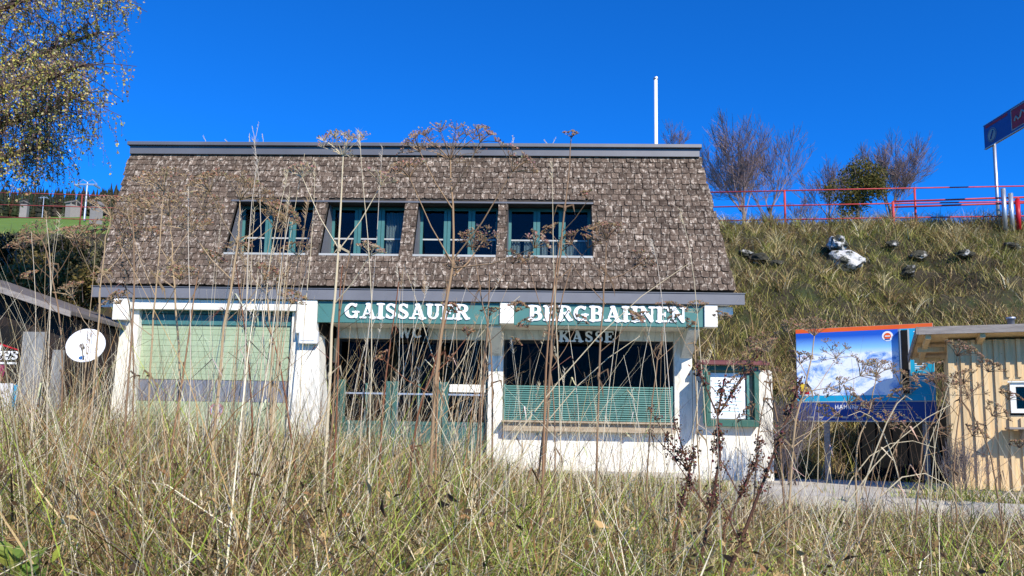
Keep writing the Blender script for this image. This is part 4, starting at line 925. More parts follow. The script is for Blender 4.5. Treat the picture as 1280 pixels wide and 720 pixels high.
tussocks('bank_tussocks', 'rough tussocks of tan and olive grass on the bank', cx_, cy_, 34, .75, (.010, .022), np.array([(.52, .41, .18), (.40, .30, .12), (.30, .29, .07), (.22, .15, .06), (.58, .48, .24), (.24, .25, .05)]))
# rocks on the bank
def rock(p, sx, sy, sz, seed, m='rock'):
    r = random.Random(seed); bm = bmesh.new(); bmesh.ops.create_icosphere(bm, subdivisions=3, radius=1)
    from mathutils import noise
    for v in bm.verts:
        nn = noise.noise(v.co*1.3+Vector((seed*7.1, 0, 0)))*.45 + noise.noise(v.co*3.1+Vector((0, seed*3.3, 0)))*.22+noise.noise(v.co*7+Vector((0, seed*3.3, 0)))*.08
        v.co *= 1+nn; v.co.x *= sx; v.co.y *= sy; v.co.z *= sz
    me = bpy.data.meshes.new('boulder'); bm.to_mesh(me); bm.free(); me.materials.append(MT[m])
    o = bpy.data.objects.new('boulder', me); COL.objects.link(o); o.location = p; o.rotation_euler = (r.uniform(-.3, .3), r.uniform(-.3, .3), r.uniform(0, 6)); return o
for i, (x, y, s, lab) in enumerate(((1043, 316, .29, 'rounded pale boulder topmost of the white pair on the bank'), (1054, 337, .38, 'largest white limestone boulder jutting from the grassy bank'))):
    tag(rock(on_bank(x, y)+Vector((0, -.30, .20)), s*1.3, s, s*.85, i+1, 'palerock'), lab, 'boulder')
for i, (x, y, s) in enumerate(((930, 322, .25), (946, 328, .3), (968, 334, .22), (1112, 310, .22), (1144, 324, .30), (1130, 346, .28), (1200, 322, .24), (1258, 312, .22))):
    tag(rock(on_bank(x, y)+Vector((0, -.22, .06)), s*1.0, s*.8, s*.5, i+10), 'small grey rock half buried in the grassy bank', 'boulder', 'small rocks in the bank')

# ---- leafy masses
def leafcloud(n, center, rad, size, pal, seed, parent, name='crown', lumps=14, fill=.5, m='leaf'):
    rg = np.random.default_rng(seed)
    cen = rg.normal(0, 1, (lumps, 3)); cen /= np.linalg.norm(cen, axis=1)[:, None]; cen *= rg.uniform(.25, .85, (lumps, 1)); lr = rg.uniform(.22, .48, lumps)
    k = rg.integers(0, lumps, n); d = rg.normal(0, 1, (n, 3)); d /= np.linalg.norm(d, axis=1)[:, None]
    p = cen[k] + d*lr[k][:, None]*rg.uniform(fill, 1.05, (n, 1))
    p = p*np.array(rad) + np.array(center)
    u = rg.normal(0, 1, (n, 3)); u /= np.linalg.norm(u, axis=1)[:, None]; v = np.cross(u, rg.normal(0, 1, (n, 3))); v /= np.linalg.norm(v, axis=1)[:, None]
    s = rg.uniform(.6, 1.3, (n, 1))*size
    V = np.stack([p-u*s, p-v*s*.5, p+u*s, p+v*s*.5], 1).reshape(-1, 3)
    c = pal[rg.integers(0, len(pal), n)]*rg.uniform(.75, 1.25, (n, 1)); C = np.repeat(c, 4, 0)
    return npmesh(name, V, np.arange(n*4).reshape(n, 4), C, m, parent)
def branchy(mb_, p, d, L, r, depth, rg, spread=.5, kids=3, grav=0.0, tips=None, curve=.25, minr=.004, k=4, lift=.12):
    pts = [Vector(p)]; q = Vector(p); dd = Vector(d).normalized(); n = 4
    for i in range(n):
        dd = (dd+Vector((rg.uniform(-1, 1), rg.uniform(-1, 1), rg.uniform(-.6, 1)))*curve*.4+Vector((0, 0, lift-grav))).normalized(); q = q+dd*L/n; pts.append(q.copy())
    r1 = max(minr, r*.55); mb_.tube(pts, [r+(r1-r)*i/n for i in range(n+1)], k if r > .02 else 3, cap=False)
    if depth == 0:
        if tips is not None: tips.append((pts, dd))
        return
    for i in range(kids):
        t = rg.uniform(.35, 1.0); idx_ = min(n-1, int(t*n)); b0 = pts[idx_].lerp(pts[idx_+1], t*n-idx_)
        nd = (dd+Vector((rg.gauss(0, 1), rg.gauss(0, 1), rg.gauss(0, .6)))*spread).normalized()
        branchy(mb_, b0, nd, L*rg.uniform(.55, .8), max(minr, r1*rg.uniform(.55, .85)), depth-1, rg, spread, kids, grav, tips, curve, minr, k, lift)
    branchy(mb_, pts[-1], dd, L*.72, r1, depth-1, rg, spread, kids, grav, tips, curve, minr, k, lift)

def bare_tree(px_, y_base, y_top, D, label, seed, kids=4, depth=4, spread=.5, leaves=0, pal=None):
    p = P(px_, y_base, D); H_ = P(px_, y_top, D).z-p.z; rg = random.Random(seed)
    r = tag(empty('bare_tree', p), label, 'tree'); tips = []
    b = MB()
    MB().tube([(0, 0, -1.5), (.02*H_, 0, H_*.1), (0, 0, H_*.2)], [H_*.018, H_*.014, H_*.012], 8, cap=False).build('trunk', 'bark', r)
    for i in range(6):
        a = i*1.05+rg.random(); w_ = rg.uniform(.25, .75)
        branchy(b, (rg.uniform(-.02, .02)*H_, 0, H_*rg.uniform(-.05, .18)), (math.cos(a)*w_, math.sin(a)*w_, 1), H_*rg.uniform(.28, .36), H_*.008, depth, rg, spread, kids, 0, tips, .35, .0065, 4, .05)
    b.build('crown', 'twig', r)
    return r, tips
bare_tree(928, 283, 138, 42, 'tall leafless tree behind the railing beside the roof edge', 2)
bare_tree(962, 283, 165, 45, 'leafless tree with reddish twigs right of the tall bare tree', 5, 3)
bare_tree(845, 200, 150, 46, 'top of a leafless tree showing beside the flagpole', 9, 3, 3)
bare_tree(1112, 282, 160, 48, 'broad leafless tree behind the green leaved tree', 12, 4)
bare_tree(1036, 283, 198, 47, 'low leafless tree left of the green leaved tree', 14, 3, 4)
bare_tree(1000, 283, 240, 44, 'small leafless bush behind the long railing', 21, 3, 3)
tp = P(1072, 282, 44); hT = P(1072, 190, 44).z-tp.z
gt = tag(empty('green_tree', tp), 'rounded tree still in brownish green leaf behind the railing', 'tree')
b = MB(); b.tube([(0, 0, -1), (.05, 0, hT*.3), (0, .05, hT*.75)], [.14, .1, .03], 8)
for i in range(9):
    a = i*2.4; z = hT*(.2+.06*i); b.tube([(0, 0, z), (math.cos(a)*.7, math.sin(a)*.7, z+.5)], [.04, .012], 5)
b.build('trunk', 'bark', gt)
leafcloud(8500, (.1, 0, hT*.52), (2.0, 1.7, hT*.47), .07, np.array([(.10, .10, .025), (.14, .12, .03), (.07, .08, .02), (.18, .13, .04)]), 4, gt, lumps=22)

# far forests: masses of spruces
def spruces(name, label, pts, pal, seed):
    rg = random.Random(seed); b = MB()
    for (x, y, z, h) in pts:
        col = rg.choice(pal); col = tuple(c*rg.uniform(.7, 1.25) for c in col); k = 7; n = 6
        for i in range(n):
            z0 = z+h*(.05+.15*i); rr0 = h*.17*(1-i/n*.82)*rg.uniform(.85, 1.15); ring = []
            for j in range(k):
                a = 2*math.pi*j/k+rg.random()*.5; q = rr0*rg.uniform(.65, 1.2); ring.append((x+q*math.cos(a), y+q*math.sin(a), z0-rg.uniform(0, .03)*h))
            b.add(ring+[(x, y, z0+h*.27)], [(j, (j+1) % k, k) for j in range(k)], col)
    return tag(b.build(name, 'leaf'), label, 'forest', kind='stuff')
pts = []; rg = random.Random(8)
for i in range(900):
    d = rg.uniform(185, 300); px_ = rg.uniform(-160, 175); p = P(px_, 250, d); z = hz(p.x, d); pts.append((p.x, d, z-1, rg.uniform(5, 9)))
spruces('far_forest', 'dark spruce forest above the far green meadow', pts, [(.02, .032, .014), (.028, .04, .016), (.045, .04, .018)], 3)
pts = []
for i in range(520):
    d = rg.uniform(75, 140); px_ = rg.uniform(1165, 1480); p = P(px_, 262, d); t = min(1, max(0, (px_-1165)/70)); hh_ = rg.uniform(1.6, 3.4); pts.append((p.x, d, hz(p.x, d)-.4, hh_))
spruces('far_forest', 'dark wooded ridge beyond the bank railing', pts, [(.03, .04, .02), (.045, .045, .02), (.06, .05, .022)], 6)

# dark shrubs on the left bank
for i, (px_, py, D, rx, rz2, lab) in enumerate(((8, 330, 22, 1.6, .85, 'dark evergreen shrub at the left end of the shrub row'), (60, 326, 23, 1.5, .8, 'dark evergreen shrub below the left railing'), (112, 332, 22.5, 1.2, .85, 'dark evergreen shrub close to the roof gable'),
        (30, 358, 19, 1.3, .9, 'olive brown shrub behind the dark shed roof'), (95, 365, 18.5, 1.2, .95, 'olive brown shrub beside the roof corner'))):
    p = P(px_, py, D); zb_ = hz(p.x, D); r = tag(empty('shrub', (p.x, D, zb_)), lab, 'shrub')
    pal = np.array([(.022, .03, .01), (.03, .034, .012), (.05, .042, .015)]) if i < 3 else np.array([(.17, .13, .035), (.24, .17, .05), (.10, .09, .025), (.32, .23, .09)])
    zc = max(.4, p.z-zb_)
    leafcloud(5200, (0, 0, zc), (rx, 1.1, rz2), .06, pal, 30+i, r, name='foliage', lumps=16, fill=.3)
    b = MB(); rg = random.Random(i)
    for q in range(5): b.tube([(0, 0, -.2), (rg.uniform(-.1, .1), 0, .1), (rg.uniform(-.7, .7)*rx, rg.uniform(-.4, .4), zc+rg.uniform(-.2, .5))], [.03, .025, .008], 5)
    b.build('stem', 'bark', r); b = MB()
    for q in range(40):
        a = Vector((rg.uniform(-1, 1)*rx, rg.uniform(-1.1, -.3), zc+rg.uniform(-.8, .9)*rz2)); b.tube([a, a+Vector((rg.uniform(-.3, .3), -.1, rg.uniform(.1, .5)))], [.008, .003], 3)
    tag(b.build('twigs', 'bark', r), kind='stuff')

# ---- birch
BS = 1.62; bp0 = P(-75, 560, 9.6*BS); bx, by = bp0.x, 9.6*BS; bz = hz(bx, by)
bt = tag(empty('birch_tree', (bx, by, bz)), 'birch with drooping twigs and thin yellow autumn leaves', 'tree')
MB().tube([(0, 0, -.3), (.08, 0, 4), (-.08, .15, 8), (.15, 0, 12), (.15, 0, 15)], [.22, .19, .15, .09, .02], 12).build('trunk', 'birchbark', bt, smooth=True)
b = MB(); rg = random.Random(44); twL = []
def bpt(px_, py, D): p = P(px_, py, D*BS); return Vector((p.x-bx, p.y-by, p.z-bz))
limbs = [[(-70, 190, 9.6), (-20, 160, 9.5), (25, 150, 9.4), (62, 138, 9.3), (100, 118, 9.3)],
         [(-72, 130, 9.6), (-30, 95, 9.7), (20, 80, 9.8), (70, 60, 9.9), (125, 40, 10)],
         [(-72, 60, 9.6), (-20, 20, 9.5), (40, -5, 9.4), (100, -15, 9.3), (150, -10, 9.2)],
         [(-70, 20, 9.6), (-20, -40, 9.7), (40, -70, 9.9), (110, -75, 10.1)],
         [(-72, 160, 9.6), (-30, 130, 9.2), (10, 110, 9.0), (60, 100, 8.8), (105, 80, 8.7)],
         [(-70, 235, 9.6), (-25, 205, 9.5), (20, 192, 9.4), (60, 180, 9.3)],
         [(-75, 100, 9.6), (-120, 60, 9.4), (-170, 45, 9.3), (-220, 60, 9.2)], [(-75, 20, 9.6), (-130, -30, 9.8), (-190, -40, 10)],
         [(-75, -50, 9.6), (-60, -110, 9.2), (-20, -160, 9.0), (20, -180, 9.0)]]
for li, L in enumerate(limbs):
    pts = [bpt(*q) for q in L]; n = len(pts)
    b.tube(pts, [.07*(1-i/n)+.015 for i in range(n)], 6)
    dens = 34 if li < 6 else 10
    for i in range(dens*(n-1)):
        t = rg.uniform(.12, .999)*(n-1); k = int(t); a = pts[k].lerp(pts[k+1], t-k)
        d = Vector((rg.uniform(-.7, 1), rg.gauss(0, .9), rg.uniform(-.5, 1.1))).normalized(); l1 = rg.uniform(.15, .75)*BS
        q = a+d*l1; r2 = a.lerp(q, .5)+Vector((0, 0, .05))
        b.tube([a, r2, q], [.011, .009, .006], 3, cap=False)
        for s in range(rg.randint(2, 3)):
            hl = BS*rg.uniform(.12, .5)*(1.5 if li == 0 else 1.0); dx = rg.gauss(0, .22); dy = rg.gauss(0, .22); st_ = a.lerp(q, rg.uniform(.5, 1))
            w = [st_, st_+Vector((dx*.6, dy*.6, -hl*.15)), st_+Vector((dx, dy, -hl*.55)), st_+Vector((dx*1.15, dy*1.15, -hl))]
            b.tube(w, [.0045, .0045, .0036, .0026], 3, cap=False); twL.append((w, li))
b.build('limb', 'birchtwig', bt)
LV, LC = [], []
BP = [(.66, .54, .10), (.72, .60, .18), (.52, .50, .10), (.44, .27, .12), (.36, .20, .14), (.74, .62, .30), (.40, .42, .10)]
for w, li in twL:
    nl = rg.randint(10, 24) if li != 0 else rg.randint(6, 15)
    for i in range(nl):
        t = rg.uniform(0, 2.99); k = int(t); p = w[k].lerp(w[k+1], t-k)+Vector((rg.gauss(0, .02), rg.gauss(0, .02), rg.uniform(-.03, .015)))
        s = rg.uniform(.018, .036); u = Vector((rg.gauss(0, 1), rg.gauss(0, 1), rg.gauss(-.8, .7))).normalized(); v = u.cross(Vector((rg.gauss(0, 1), rg.gauss(0, 1), rg.gauss(0, 1)))).normalized()
        LV += [p, p+u*s*.8+v*s*.65, p+u*s*2.0, p+u*s*.8-v*s*.65]; c = rg.choice(BP); f_ = rg.uniform(.75, 1.2); LC += [[x*f_ for x in c]]*4
LV = np.array([tuple(q) for q in LV]); npmesh('crown', LV, np.arange(len(LV)).reshape(-1, 4), np.array(LC), 'leaf', bt)

# ---- tall dead umbel plants
def umbel(mb_, p, d, size, rays, rg, col, scol):
    size *= 1.35; d = d.normalized()+Vector((rg.gauss(0, .22), rg.gauss(0, .22), 0))
    d = d.normalized(); u = d.orthogonal().normalized(); w = d.cross(u)
    for i in range(rays):
        a = i*2.39996; rr_ = math.sqrt((i+.5)/rays); q = p+d*size*(.62-.28*rr_*rr_)+(u*math.cos(a)+w*math.sin(a))*size*rr_*.85+Vector((0, 0, rg.uniform(-.02, .03)*size))
        if rg.random() < .18: continue
        q = p.lerp(q, rg.uniform(.8, 1.12)); md = p.lerp(q, .5)+d*size*.05
        mb_.tube([p, md, q], [.0028, .0022, .0017], 3, col, cap=False)
        ud = (q-p).normalized()*.35+d
        ud.normalize(); uu = ud.orthogonal().normalized(); uw = ud.cross(uu)
        for j in range(11):
            b_ = j*2.4+rg.random(); r3 = math.sqrt((j+.5)/11)*size*.24; e = q+ud*size*.14+(uu*math.cos(b_)+uw*math.sin(b_))*r3
            mb_.tube([q, e], [.0014, .0012], 3, col, cap=False)
            s = rg.uniform(.004, .0085); n1 = Vector((rg.gauss(0, 1), rg.gauss(0, 1), rg.gauss(0, 1))).normalized(); n2 = n1.orthogonal().normalized()
            mb_.add([e-n1*s, e-n2*s, e+n1*s, e+n2*s], [(0, 1, 2, 3)], tuple(c*rg.uniform(.7, 1.2) for c in scol))
def ground_under(px_, D): p = P(px_, 600, D); return Vector((p.x, D, hz(p.x, D)))
def umbellifer(label, path, D, col, scol, size, branches, seed, thick=.011, group=None, rays=18):
    thick *= .8
    rg = random.Random(seed); base = ground_under(path[0][0], D); base.z = hz(base.x, base.y)
    r = tag(empty('umbel_plant', base), label, 'dead plant', group)
    L = lambda px_, py, dd=0: P(px_, py, D+dd)-base
    ctl = [Vector((0, 0, -.03))]+[L(*q) for q in path[1:]]; pts = []
    for i in range(len(ctl)-1):
        a0, a1, a2, a3 = ctl[max(i-1, 0)], ctl[i], ctl[i+1], ctl[min(i+2, len(ctl)-1)]
        for k_ in range(4):
            t = k_/4; pts.append(.5*((2*a1)+(a2-a0)*t+(2*a0-5*a1+4*a2-a3)*t*t+(3*a1-a0-3*a2+a3)*t**3)+Vector((rg.gauss(0, .004), 0, 0)))
    pts.append(ctl[-1]); n = len(pts)
    b = MB(); b.tube(pts, [thick*(1.15-.75*i/(n-1)) for i in range(n)], 7, col)
    # swollen nodes with withered sheaths
    for q in ctl[1:-1]:
        b.tube([q-Vector((0, 0, .02)), q, q+Vector((0, 0, .02))], [thick*.9, thick*1.35, thick*.85], 7, tuple(c*.8 for c in col))
        for s in range(3):
            a = rg.uniform(0, 6.28); e = q+Vector((math.cos(a)*.05, math.sin(a)*.05, rg.uniform(-.1, .06))); f_ = e+Vector((math.cos(a)*.02, 0, -rg.uniform(.03, .09)))
            b.add([q, q+Vector((0, 0, .012)), e+Vector((.008, 0, .01)), e, f_], [(0, 1, 2, 3), (3, 2, 4)], tuple(c*.6 for c in col))
    st_ = b.build('stem', 'dryplant', r)
    b = MB(); umbel(b, pts[-1], (pts[-1]-pts[-2]), size, rays, rg, col, scol); b.build('umbel', 'dryplant', r)
    for (x0, y0, x1, y1, sz) in branches:
        a = L(x0, y0); e = L(x1, y1, rg.uniform(-.25, .25)); b = MB(); md = a.lerp(e, .5)+Vector((0, 0, -.06*(e-a).length))
        b.tube([a, md, e], [thick*.42, thick*.34, thick*.24], 5, col); dd = (e-md).normalized()+Vector((0, 0, .5))
        umbel(b, e, dd, sz, max(8, int(rays*.7)), rg, col, scol); b.build('side_branch', 'dryplant', r)
    return r
PALE, TAN, BRN, RED = (.60, .50, .32), (.42, .30, .17), (.26, .165, .095), (.22, .095, .05)
SB, SR = (.25, .16, .09), (.30, .20, .14)
umbellifer('tallest dead umbel plant with big purplish head above the ridge', [(535, 600), (545, 480), (566, 330), (563, 200)], 4.35, (.34, .22, .12), SR, 0.186, [(566, 330, 512, 222, .10), (566, 325, 640, 215, .12), (567, 345, 603, 302, .08), (566, 335, 668, 310, .07), (565, 260, 525, 190, .10), (564, 240, 600, 178, .09)], 1, .013)
umbellifer('pale yellow dead umbel plant forking in front of the second dormer', [(404, 600), (412, 470), (424, 310), (429, 195)], 4.22, PALE, SR, 0.126, [(424, 312, 378, 222, .08), (424, 312, 476, 232, .08), (418, 380, 462, 320, .07)], 2, .011)
umbellifer('slim dead umbel plant with tiny head above the ridge', [(668, 600), (690, 420), (706, 260), (714, 172)], 4.61, BRN, SB, 0.042, [(690, 420, 660, 330, .06), (703, 290, 735, 250, .05), (697, 350, 735, 310, .07)], 3, .009, rays=8)
umbellifer('brown umbel plant with dense heads in front of the fourth dormer', [(742, 600), (748, 470), (757, 340), (758, 300)], 4.48, BRN, SB, 0.102, [(757, 345, 715, 305, .07), (757, 350, 800, 330, .06), (757, 380, 690, 292, .05), (750, 440, 790, 400, .05)], 4, .008)
umbellifer('bushy brown umbel plant in front of the first dormer', [(262, 600), (275, 470), (297, 300), (300, 250)], 4.35, TAN, SB, 0.144, [(297, 305, 262, 240, .10), (297, 305, 338, 268, .09), (297, 310, 352, 275, .08), (290, 350, 240, 290, .10), (285, 400, 330, 350, .08)], 5, .010)
umbellifer('brown umbel plant spreading over the left end of the roof', [(228, 600), (224, 480), (216, 330), (212, 270)], 4.99, TAN, SB, 0.156, [(216, 335, 178, 262, .11), (216, 335, 252, 262, .11), (218, 360, 165, 310, .09), (220, 400, 262, 330, .08)], 6, .010)
umbellifer('dry umbel plant by the roof gable with low heads', [(165, 600), (168, 470), (152, 330), (150, 290)], 5.38, BRN, SB, 0.132, [(154, 340, 118, 300, .09), (155, 345, 188, 300, .09), (160, 400, 128, 350, .07)], 7, .008)
umbellifer('dry umbel plant standing before the dark shrubs', [(72, 600), (78, 470), (62, 330), (52, 300)], 5.50, BRN, SB, 0.120, [(66, 350, 30, 312, .08), (66, 350, 92, 308, .08), (70, 390, 40, 350, .06)], 8, .008)
umbellifer('branching umbel plant in front of the panorama board', [(968, 640), (990, 560), (1008, 480), (1018, 420)], 5.12, TAN, SB, 0.108, [(1000, 505, 1045, 448, .10), (1004, 490, 1075, 470, .09), (995, 530, 960, 440, .08), (1008, 470, 985, 415, .07), (992, 550, 1060, 505, .08), (990, 560, 1030, 520, .07)], 9, .010)
umbellifer('brown umbel plant between the board and the hut', [(1130, 650), (1150, 580), (1170, 520), (1178, 490)], 5.63, BRN, SB, 0.120, [(1165, 530, 1210, 495, .09), (1165, 535, 1130, 500, .09), (1160, 550, 1090, 515, .08), (1155, 570, 1215, 545, .07)], 10, .008)
umbellifer('thin umbel plant in front of the hut window', [(1260, 680), (1245, 600), (1222, 530), (1205, 480)], 5.38, BRN, SB, 0.084, [(1225, 540, 1260, 500, .06), (1235, 570, 1185, 545, .06), (1240, 590, 1275, 560, .05)], 11, .007)
umbellifer('brown umbel plant under the GAISSAUER sign', [(500, 640), (515, 560), (545, 450), (560, 390)], 4.74, RED, SB, 0.060, [(535, 490, 480, 450, .05), (540, 470, 585, 420, .05)], 12, .010, rays=9)
umbellifer('brown umbel plant before the middle pier', [(590, 640), (596, 560), (604, 460), (612, 395)], 5.25, BRN, SB, 0.060, [(600, 500, 570, 450, .05), (602, 480, 640, 430, .05)], 13, .008, rays=9)
umbellifer('low brown umbel plant under the KASSE sign', [(700, 640), (694, 560), (688, 440), (690, 395)], 5.12, BRN, SB, 0.072, [(690, 460, 660, 410, .06), (690, 460, 722, 405, .06)], 14, .007, rays=10)
umbellifer('dry umbel plant before the right end of the green sign', [(800, 640), (812, 540), (826, 430), (838, 392)], 5.50, BRN, SB, 0.084, [(822, 450, 800, 400, .06), (822, 450, 858, 410, .06)], 15, .007, rays=10)
umbellifer('dry umbel plant reaching up before the right eave', [(880, 640), (872, 540), (868, 430), (872, 392)], 5.50, TAN, SB, 0.084, [(869, 450, 845, 405, .06), (869, 440, 900, 400, .06)], 16, .007, rays=10)
umbellifer('dry umbel plant between the notice case and the board', [(930, 660), (945, 580), (955, 500), (960, 470)], 5.89, BRN, SB, 0.096, [(952, 520, 925, 480, .07), (952, 520, 985, 490, .07), (950, 540, 985, 530, .06)], 17, .008, rays=12)

umbellifer('dry umbel plant before the left pilaster with wide heads', [(190, 600), (188, 470), (196, 350), (205, 240)], 4.6, TAN, SB, .13, [(194, 370, 160, 270, .10), (198, 340, 238, 285, .10), (192, 400, 225, 350, .08), (190, 420, 150, 380, .07)], 18, .008)
umbellifer('dry umbel plant before the garage door with wide heads', [(345, 600), (340, 480), (334, 360), (345, 290)], 4.7, TAN, SB, .12, [(335, 370, 300, 320, .09), (335, 365, 372, 320, .09), (338, 420, 365, 380, .07)], 19, .008)
umbellifer('faded umbel plant in front of the left gable edge', [(120, 600), (118, 470), (128, 340), (138, 270)], 5.0, TAN, SB, .12, [(126, 360, 95, 300, .09), (128, 345, 165, 300, .09), (120, 420, 90, 370, .08)], 20, .008)
umbellifer('faded umbel plant in front of the third dormer', [(620, 600), (615, 480), (600, 360), (590, 310)], 4.9, BRN, SB, .09, [(603, 380, 570, 340, .07), (602, 375, 640, 330, .07), (608, 430, 645, 390, .06)], 21, .007)
umbellifer('twiggy umbel plant in front of the low white wall', [(985, 640), (975, 560), (962, 480), (955, 440)], 5.4, BRN, SB, .10, [(964, 490, 935, 455, .08), (965, 500, 1000, 455, .08), (970, 540, 1000, 500, .08), (972, 545, 940, 520, .07)], 22, .008)
umbellifer('twiggy umbel plant in front of the board footer', [(1075, 660), (1070, 590), (1085, 520), (1095, 470)], 5.2, TAN, SB, .10, [(1082, 535, 1050, 490, .08), (1084, 525, 1125, 480, .09), (1076, 560, 1110, 530, .07)], 23, .008)
umbellifer('leafless umbel plant against the pine hut corner', [(1190, 660), (1192, 590), (1200, 500), (1196, 445)], 5.3, BRN, SB, .10, [(1198, 520, 1165, 470, .08), (1199, 510, 1235, 465, .08), (1195, 550, 1240, 520, .08)], 24, .007)

# ---- tall dead stalks
def stalk(name, label, cat, group, base_px, bend, top, D, r0, col, seed, leaves=2, head=0):
    rg = random.Random(seed); base = ground_under(base_px[0], D); L = lambda x, y, d=0: P(x, y, D+d)-base
    r = tag(empty(name, base), label, cat, group)
    p1 = L(*base_px); p2 = L(*bend); p3 = L(*top)
    pts = [Vector((0, 0, -.02))]
    for i in range(9):
        t = i/8; q = p2*2*t*(1-t)+p3*t*t; w_ = .018*(p3-p2).length*math.sin(t*7+seed)*(1-t)*t*4; pts.append(q+Vector((w_, w_*.6, 0)) if i else Vector((0, 0, .03)))
    n = len(pts); b = MB(); b.tube(pts, [r0*(1-.72*i/(n-1)) for i in range(n)], 5, col); b.build('stem', 'dryplant', r)
    if leaves:
        for i in range(leaves):
            b = MB(); k = rg.randint(2, n-3); q = pts[k]; a = rg.uniform(0, 6.28); l_ = rg.uniform(.12, .4); d = Vector((math.cos(a), math.sin(a), .6)); w = d.cross(Vector((0, 0, 1))).normalized()*rg.uniform(.003, .006)
            m1 = q+d*l_*.5; e = q+d*l_*.7+Vector((math.cos(a)*.15*l_, math.sin(a)*.15*l_, -.5*l_))
            b.add([q-w*.5, q+w*.5, m1+w, m1-w, e], [(0, 1, 2, 3), (3, 2, 4)], tuple(c*rg.uniform(.7, 1.1) for c in col)); b.build('leaf', 'dryplant', r)
    if head:
        b = MB(); d = (pts[-1]-pts[-3]).normalized()
        for i in range(26):
            t = rg.random(); q = pts[-1]-d*head*t; a = rg.uniform(0, 6.28); e = q+Vector((math.cos(a)*.025, math.sin(a)*.025, .03)); b.add([q, q+Vector((.002, 0, .004)), e], [(0, 1, 2)], tuple(c*.9 for c in col))
        b.build('seed_head', 'dryplant', r)
rg = random.Random(71)
ZN = [  # (n, base x range, top dx range, top y range, depth range, palette, base y)
 (34, (235, 345), (10, 85), (190, 400), (4.0, 6.2), [PALE, (.66, .58, .42), TAN]),
 (12, (20, 140), (-25, 55), (260, 440), (4.2, 6.8), [PALE, TAN, (.6, .5, .35)]),
 (26, (0, 135), (-25, 40), (400, 505), (5.0, 8.0), [PALE, (.68, .6, .42), TAN]),
 (44, (405, 600), (-10, 110), (330, 500), (4.4, 7.0), [PALE, (.68, .6, .45), TAN]),
 (40, (600, 880), (-60, 70), (380, 530), (4.6, 7.4), [PALE, TAN, (.66, .58, .42)]),
 (26, (900, 1230), (-70, 90), (440, 560), (4.6, 7.0), [PALE, TAN, BRN]),
]
ZL = [('thin pale dead stalk rising before the garage door', 'pale stalks before the garage door'), ('tall thin dead stalk rising before the dark shed and shrubs', 'tall stalks before the dark shed'),
      ('dense straw stalk at the foot of the dark shed', 'straw stalks at the foot of the shed'), ('thin pale dead stalk rising before the WC shop front', 'pale stalks before the shop front'),
      ('thin pale dead stalk rising before the ticket window', 'pale stalks before the ticket window'), ('thin dead stalk rising before the board and the hut', 'stalks before the board and hut')]
k = 0
for (n, bxr, tdx, ty, dr_, pal), (zlab, zgrp) in zip(ZN, ZL):
    for i in range(n):
        k += 1; bxp = rg.uniform(*bxr); D = rg.uniform(*dr_); tx = bxp+rg.uniform(*tdx); tyy = rg.uniform(*ty)
        stalk('dry_stalk', zlab, 'dead stalk', zgrp, (bxp, 620), (bxp+(tx-bxp)*rg.uniform(.1, .5), (620+tyy)/2), (tx, tyy), D, rg.uniform(.0024, .0056), rg.choice(pal), k, leaves=rg.choice([0, 1, 1, 2]), head=rg.choice([0, 0, .12]))
# very long thin stalks reaching over the roof line
for i, (x0, x1, y1) in enumerate(((300, 322, 200), (318, 360, 215), (345, 318, 175), (380, 394, 205), (455, 478, 185), (470, 449, 165), (240, 236, 230), (700, 690, 205), (845, 815, 300), (890, 850, 262))):
    stalk('long_stalk', 'very long thin pale stalk crossing the shingle roof', 'dead stalk', 'long stalks over the roof', (x0, 620), (x0, 400), (x1, y1), 4.0+.2*(i % 5), .0048, PALE if i % 2 else (.55, .47, .36), 300+i, leaves=1, head=.1)
# brown thick dead stems
for i, (x0, x1, y1) in enumerate(((415, 428, 330), (400, 440, 300), (540, 560, 350), (470, 500, 340), (168, 165, 250), (205, 250, 330), (330, 295, 330), (655, 715, 330), (668, 700, 300), (395, 330, 400), (600, 612, 340))):
    stalk('brown_stem', 'thick red brown dead stem with withered leaves', 'dead stalk', 'brown dead stems in the meadow', (x0, 610), (x0+(x1-x0)*.3, 470), (x1, y1), 4.3+.25*(i % 4), .0105, (RED, BRN, (.30, .17, .09))[i % 3], 400+i, leaves=5)
# bent arcs lying over
for i, (x0, xm, ym, x1, y1) in enumerate(((480, 620, 480, 860, 330), (500, 640, 520, 800, 420), (640, 560, 470, 505, 330), (985, 1050, 500, 1170, 560), (1010, 1090, 470, 1215, 640), (1000, 1110, 450, 1140, 500), (1160, 1120, 470, 1060, 520), (440, 520, 470, 650, 370), (1190, 1260, 620, 1290, 590), (930, 1060, 560, 1190, 505), (1130, 1200, 620, 1285, 605))):
    stalk('arching_stalk', 'long pale stalk arching over sideways across the meadow', 'dead stalk', 'arching stalks in the meadow', (x0, 650), (xm, ym), (x1, y1), 4.4+.3*(i % 4), .006, PALE, 500+i, leaves=1)

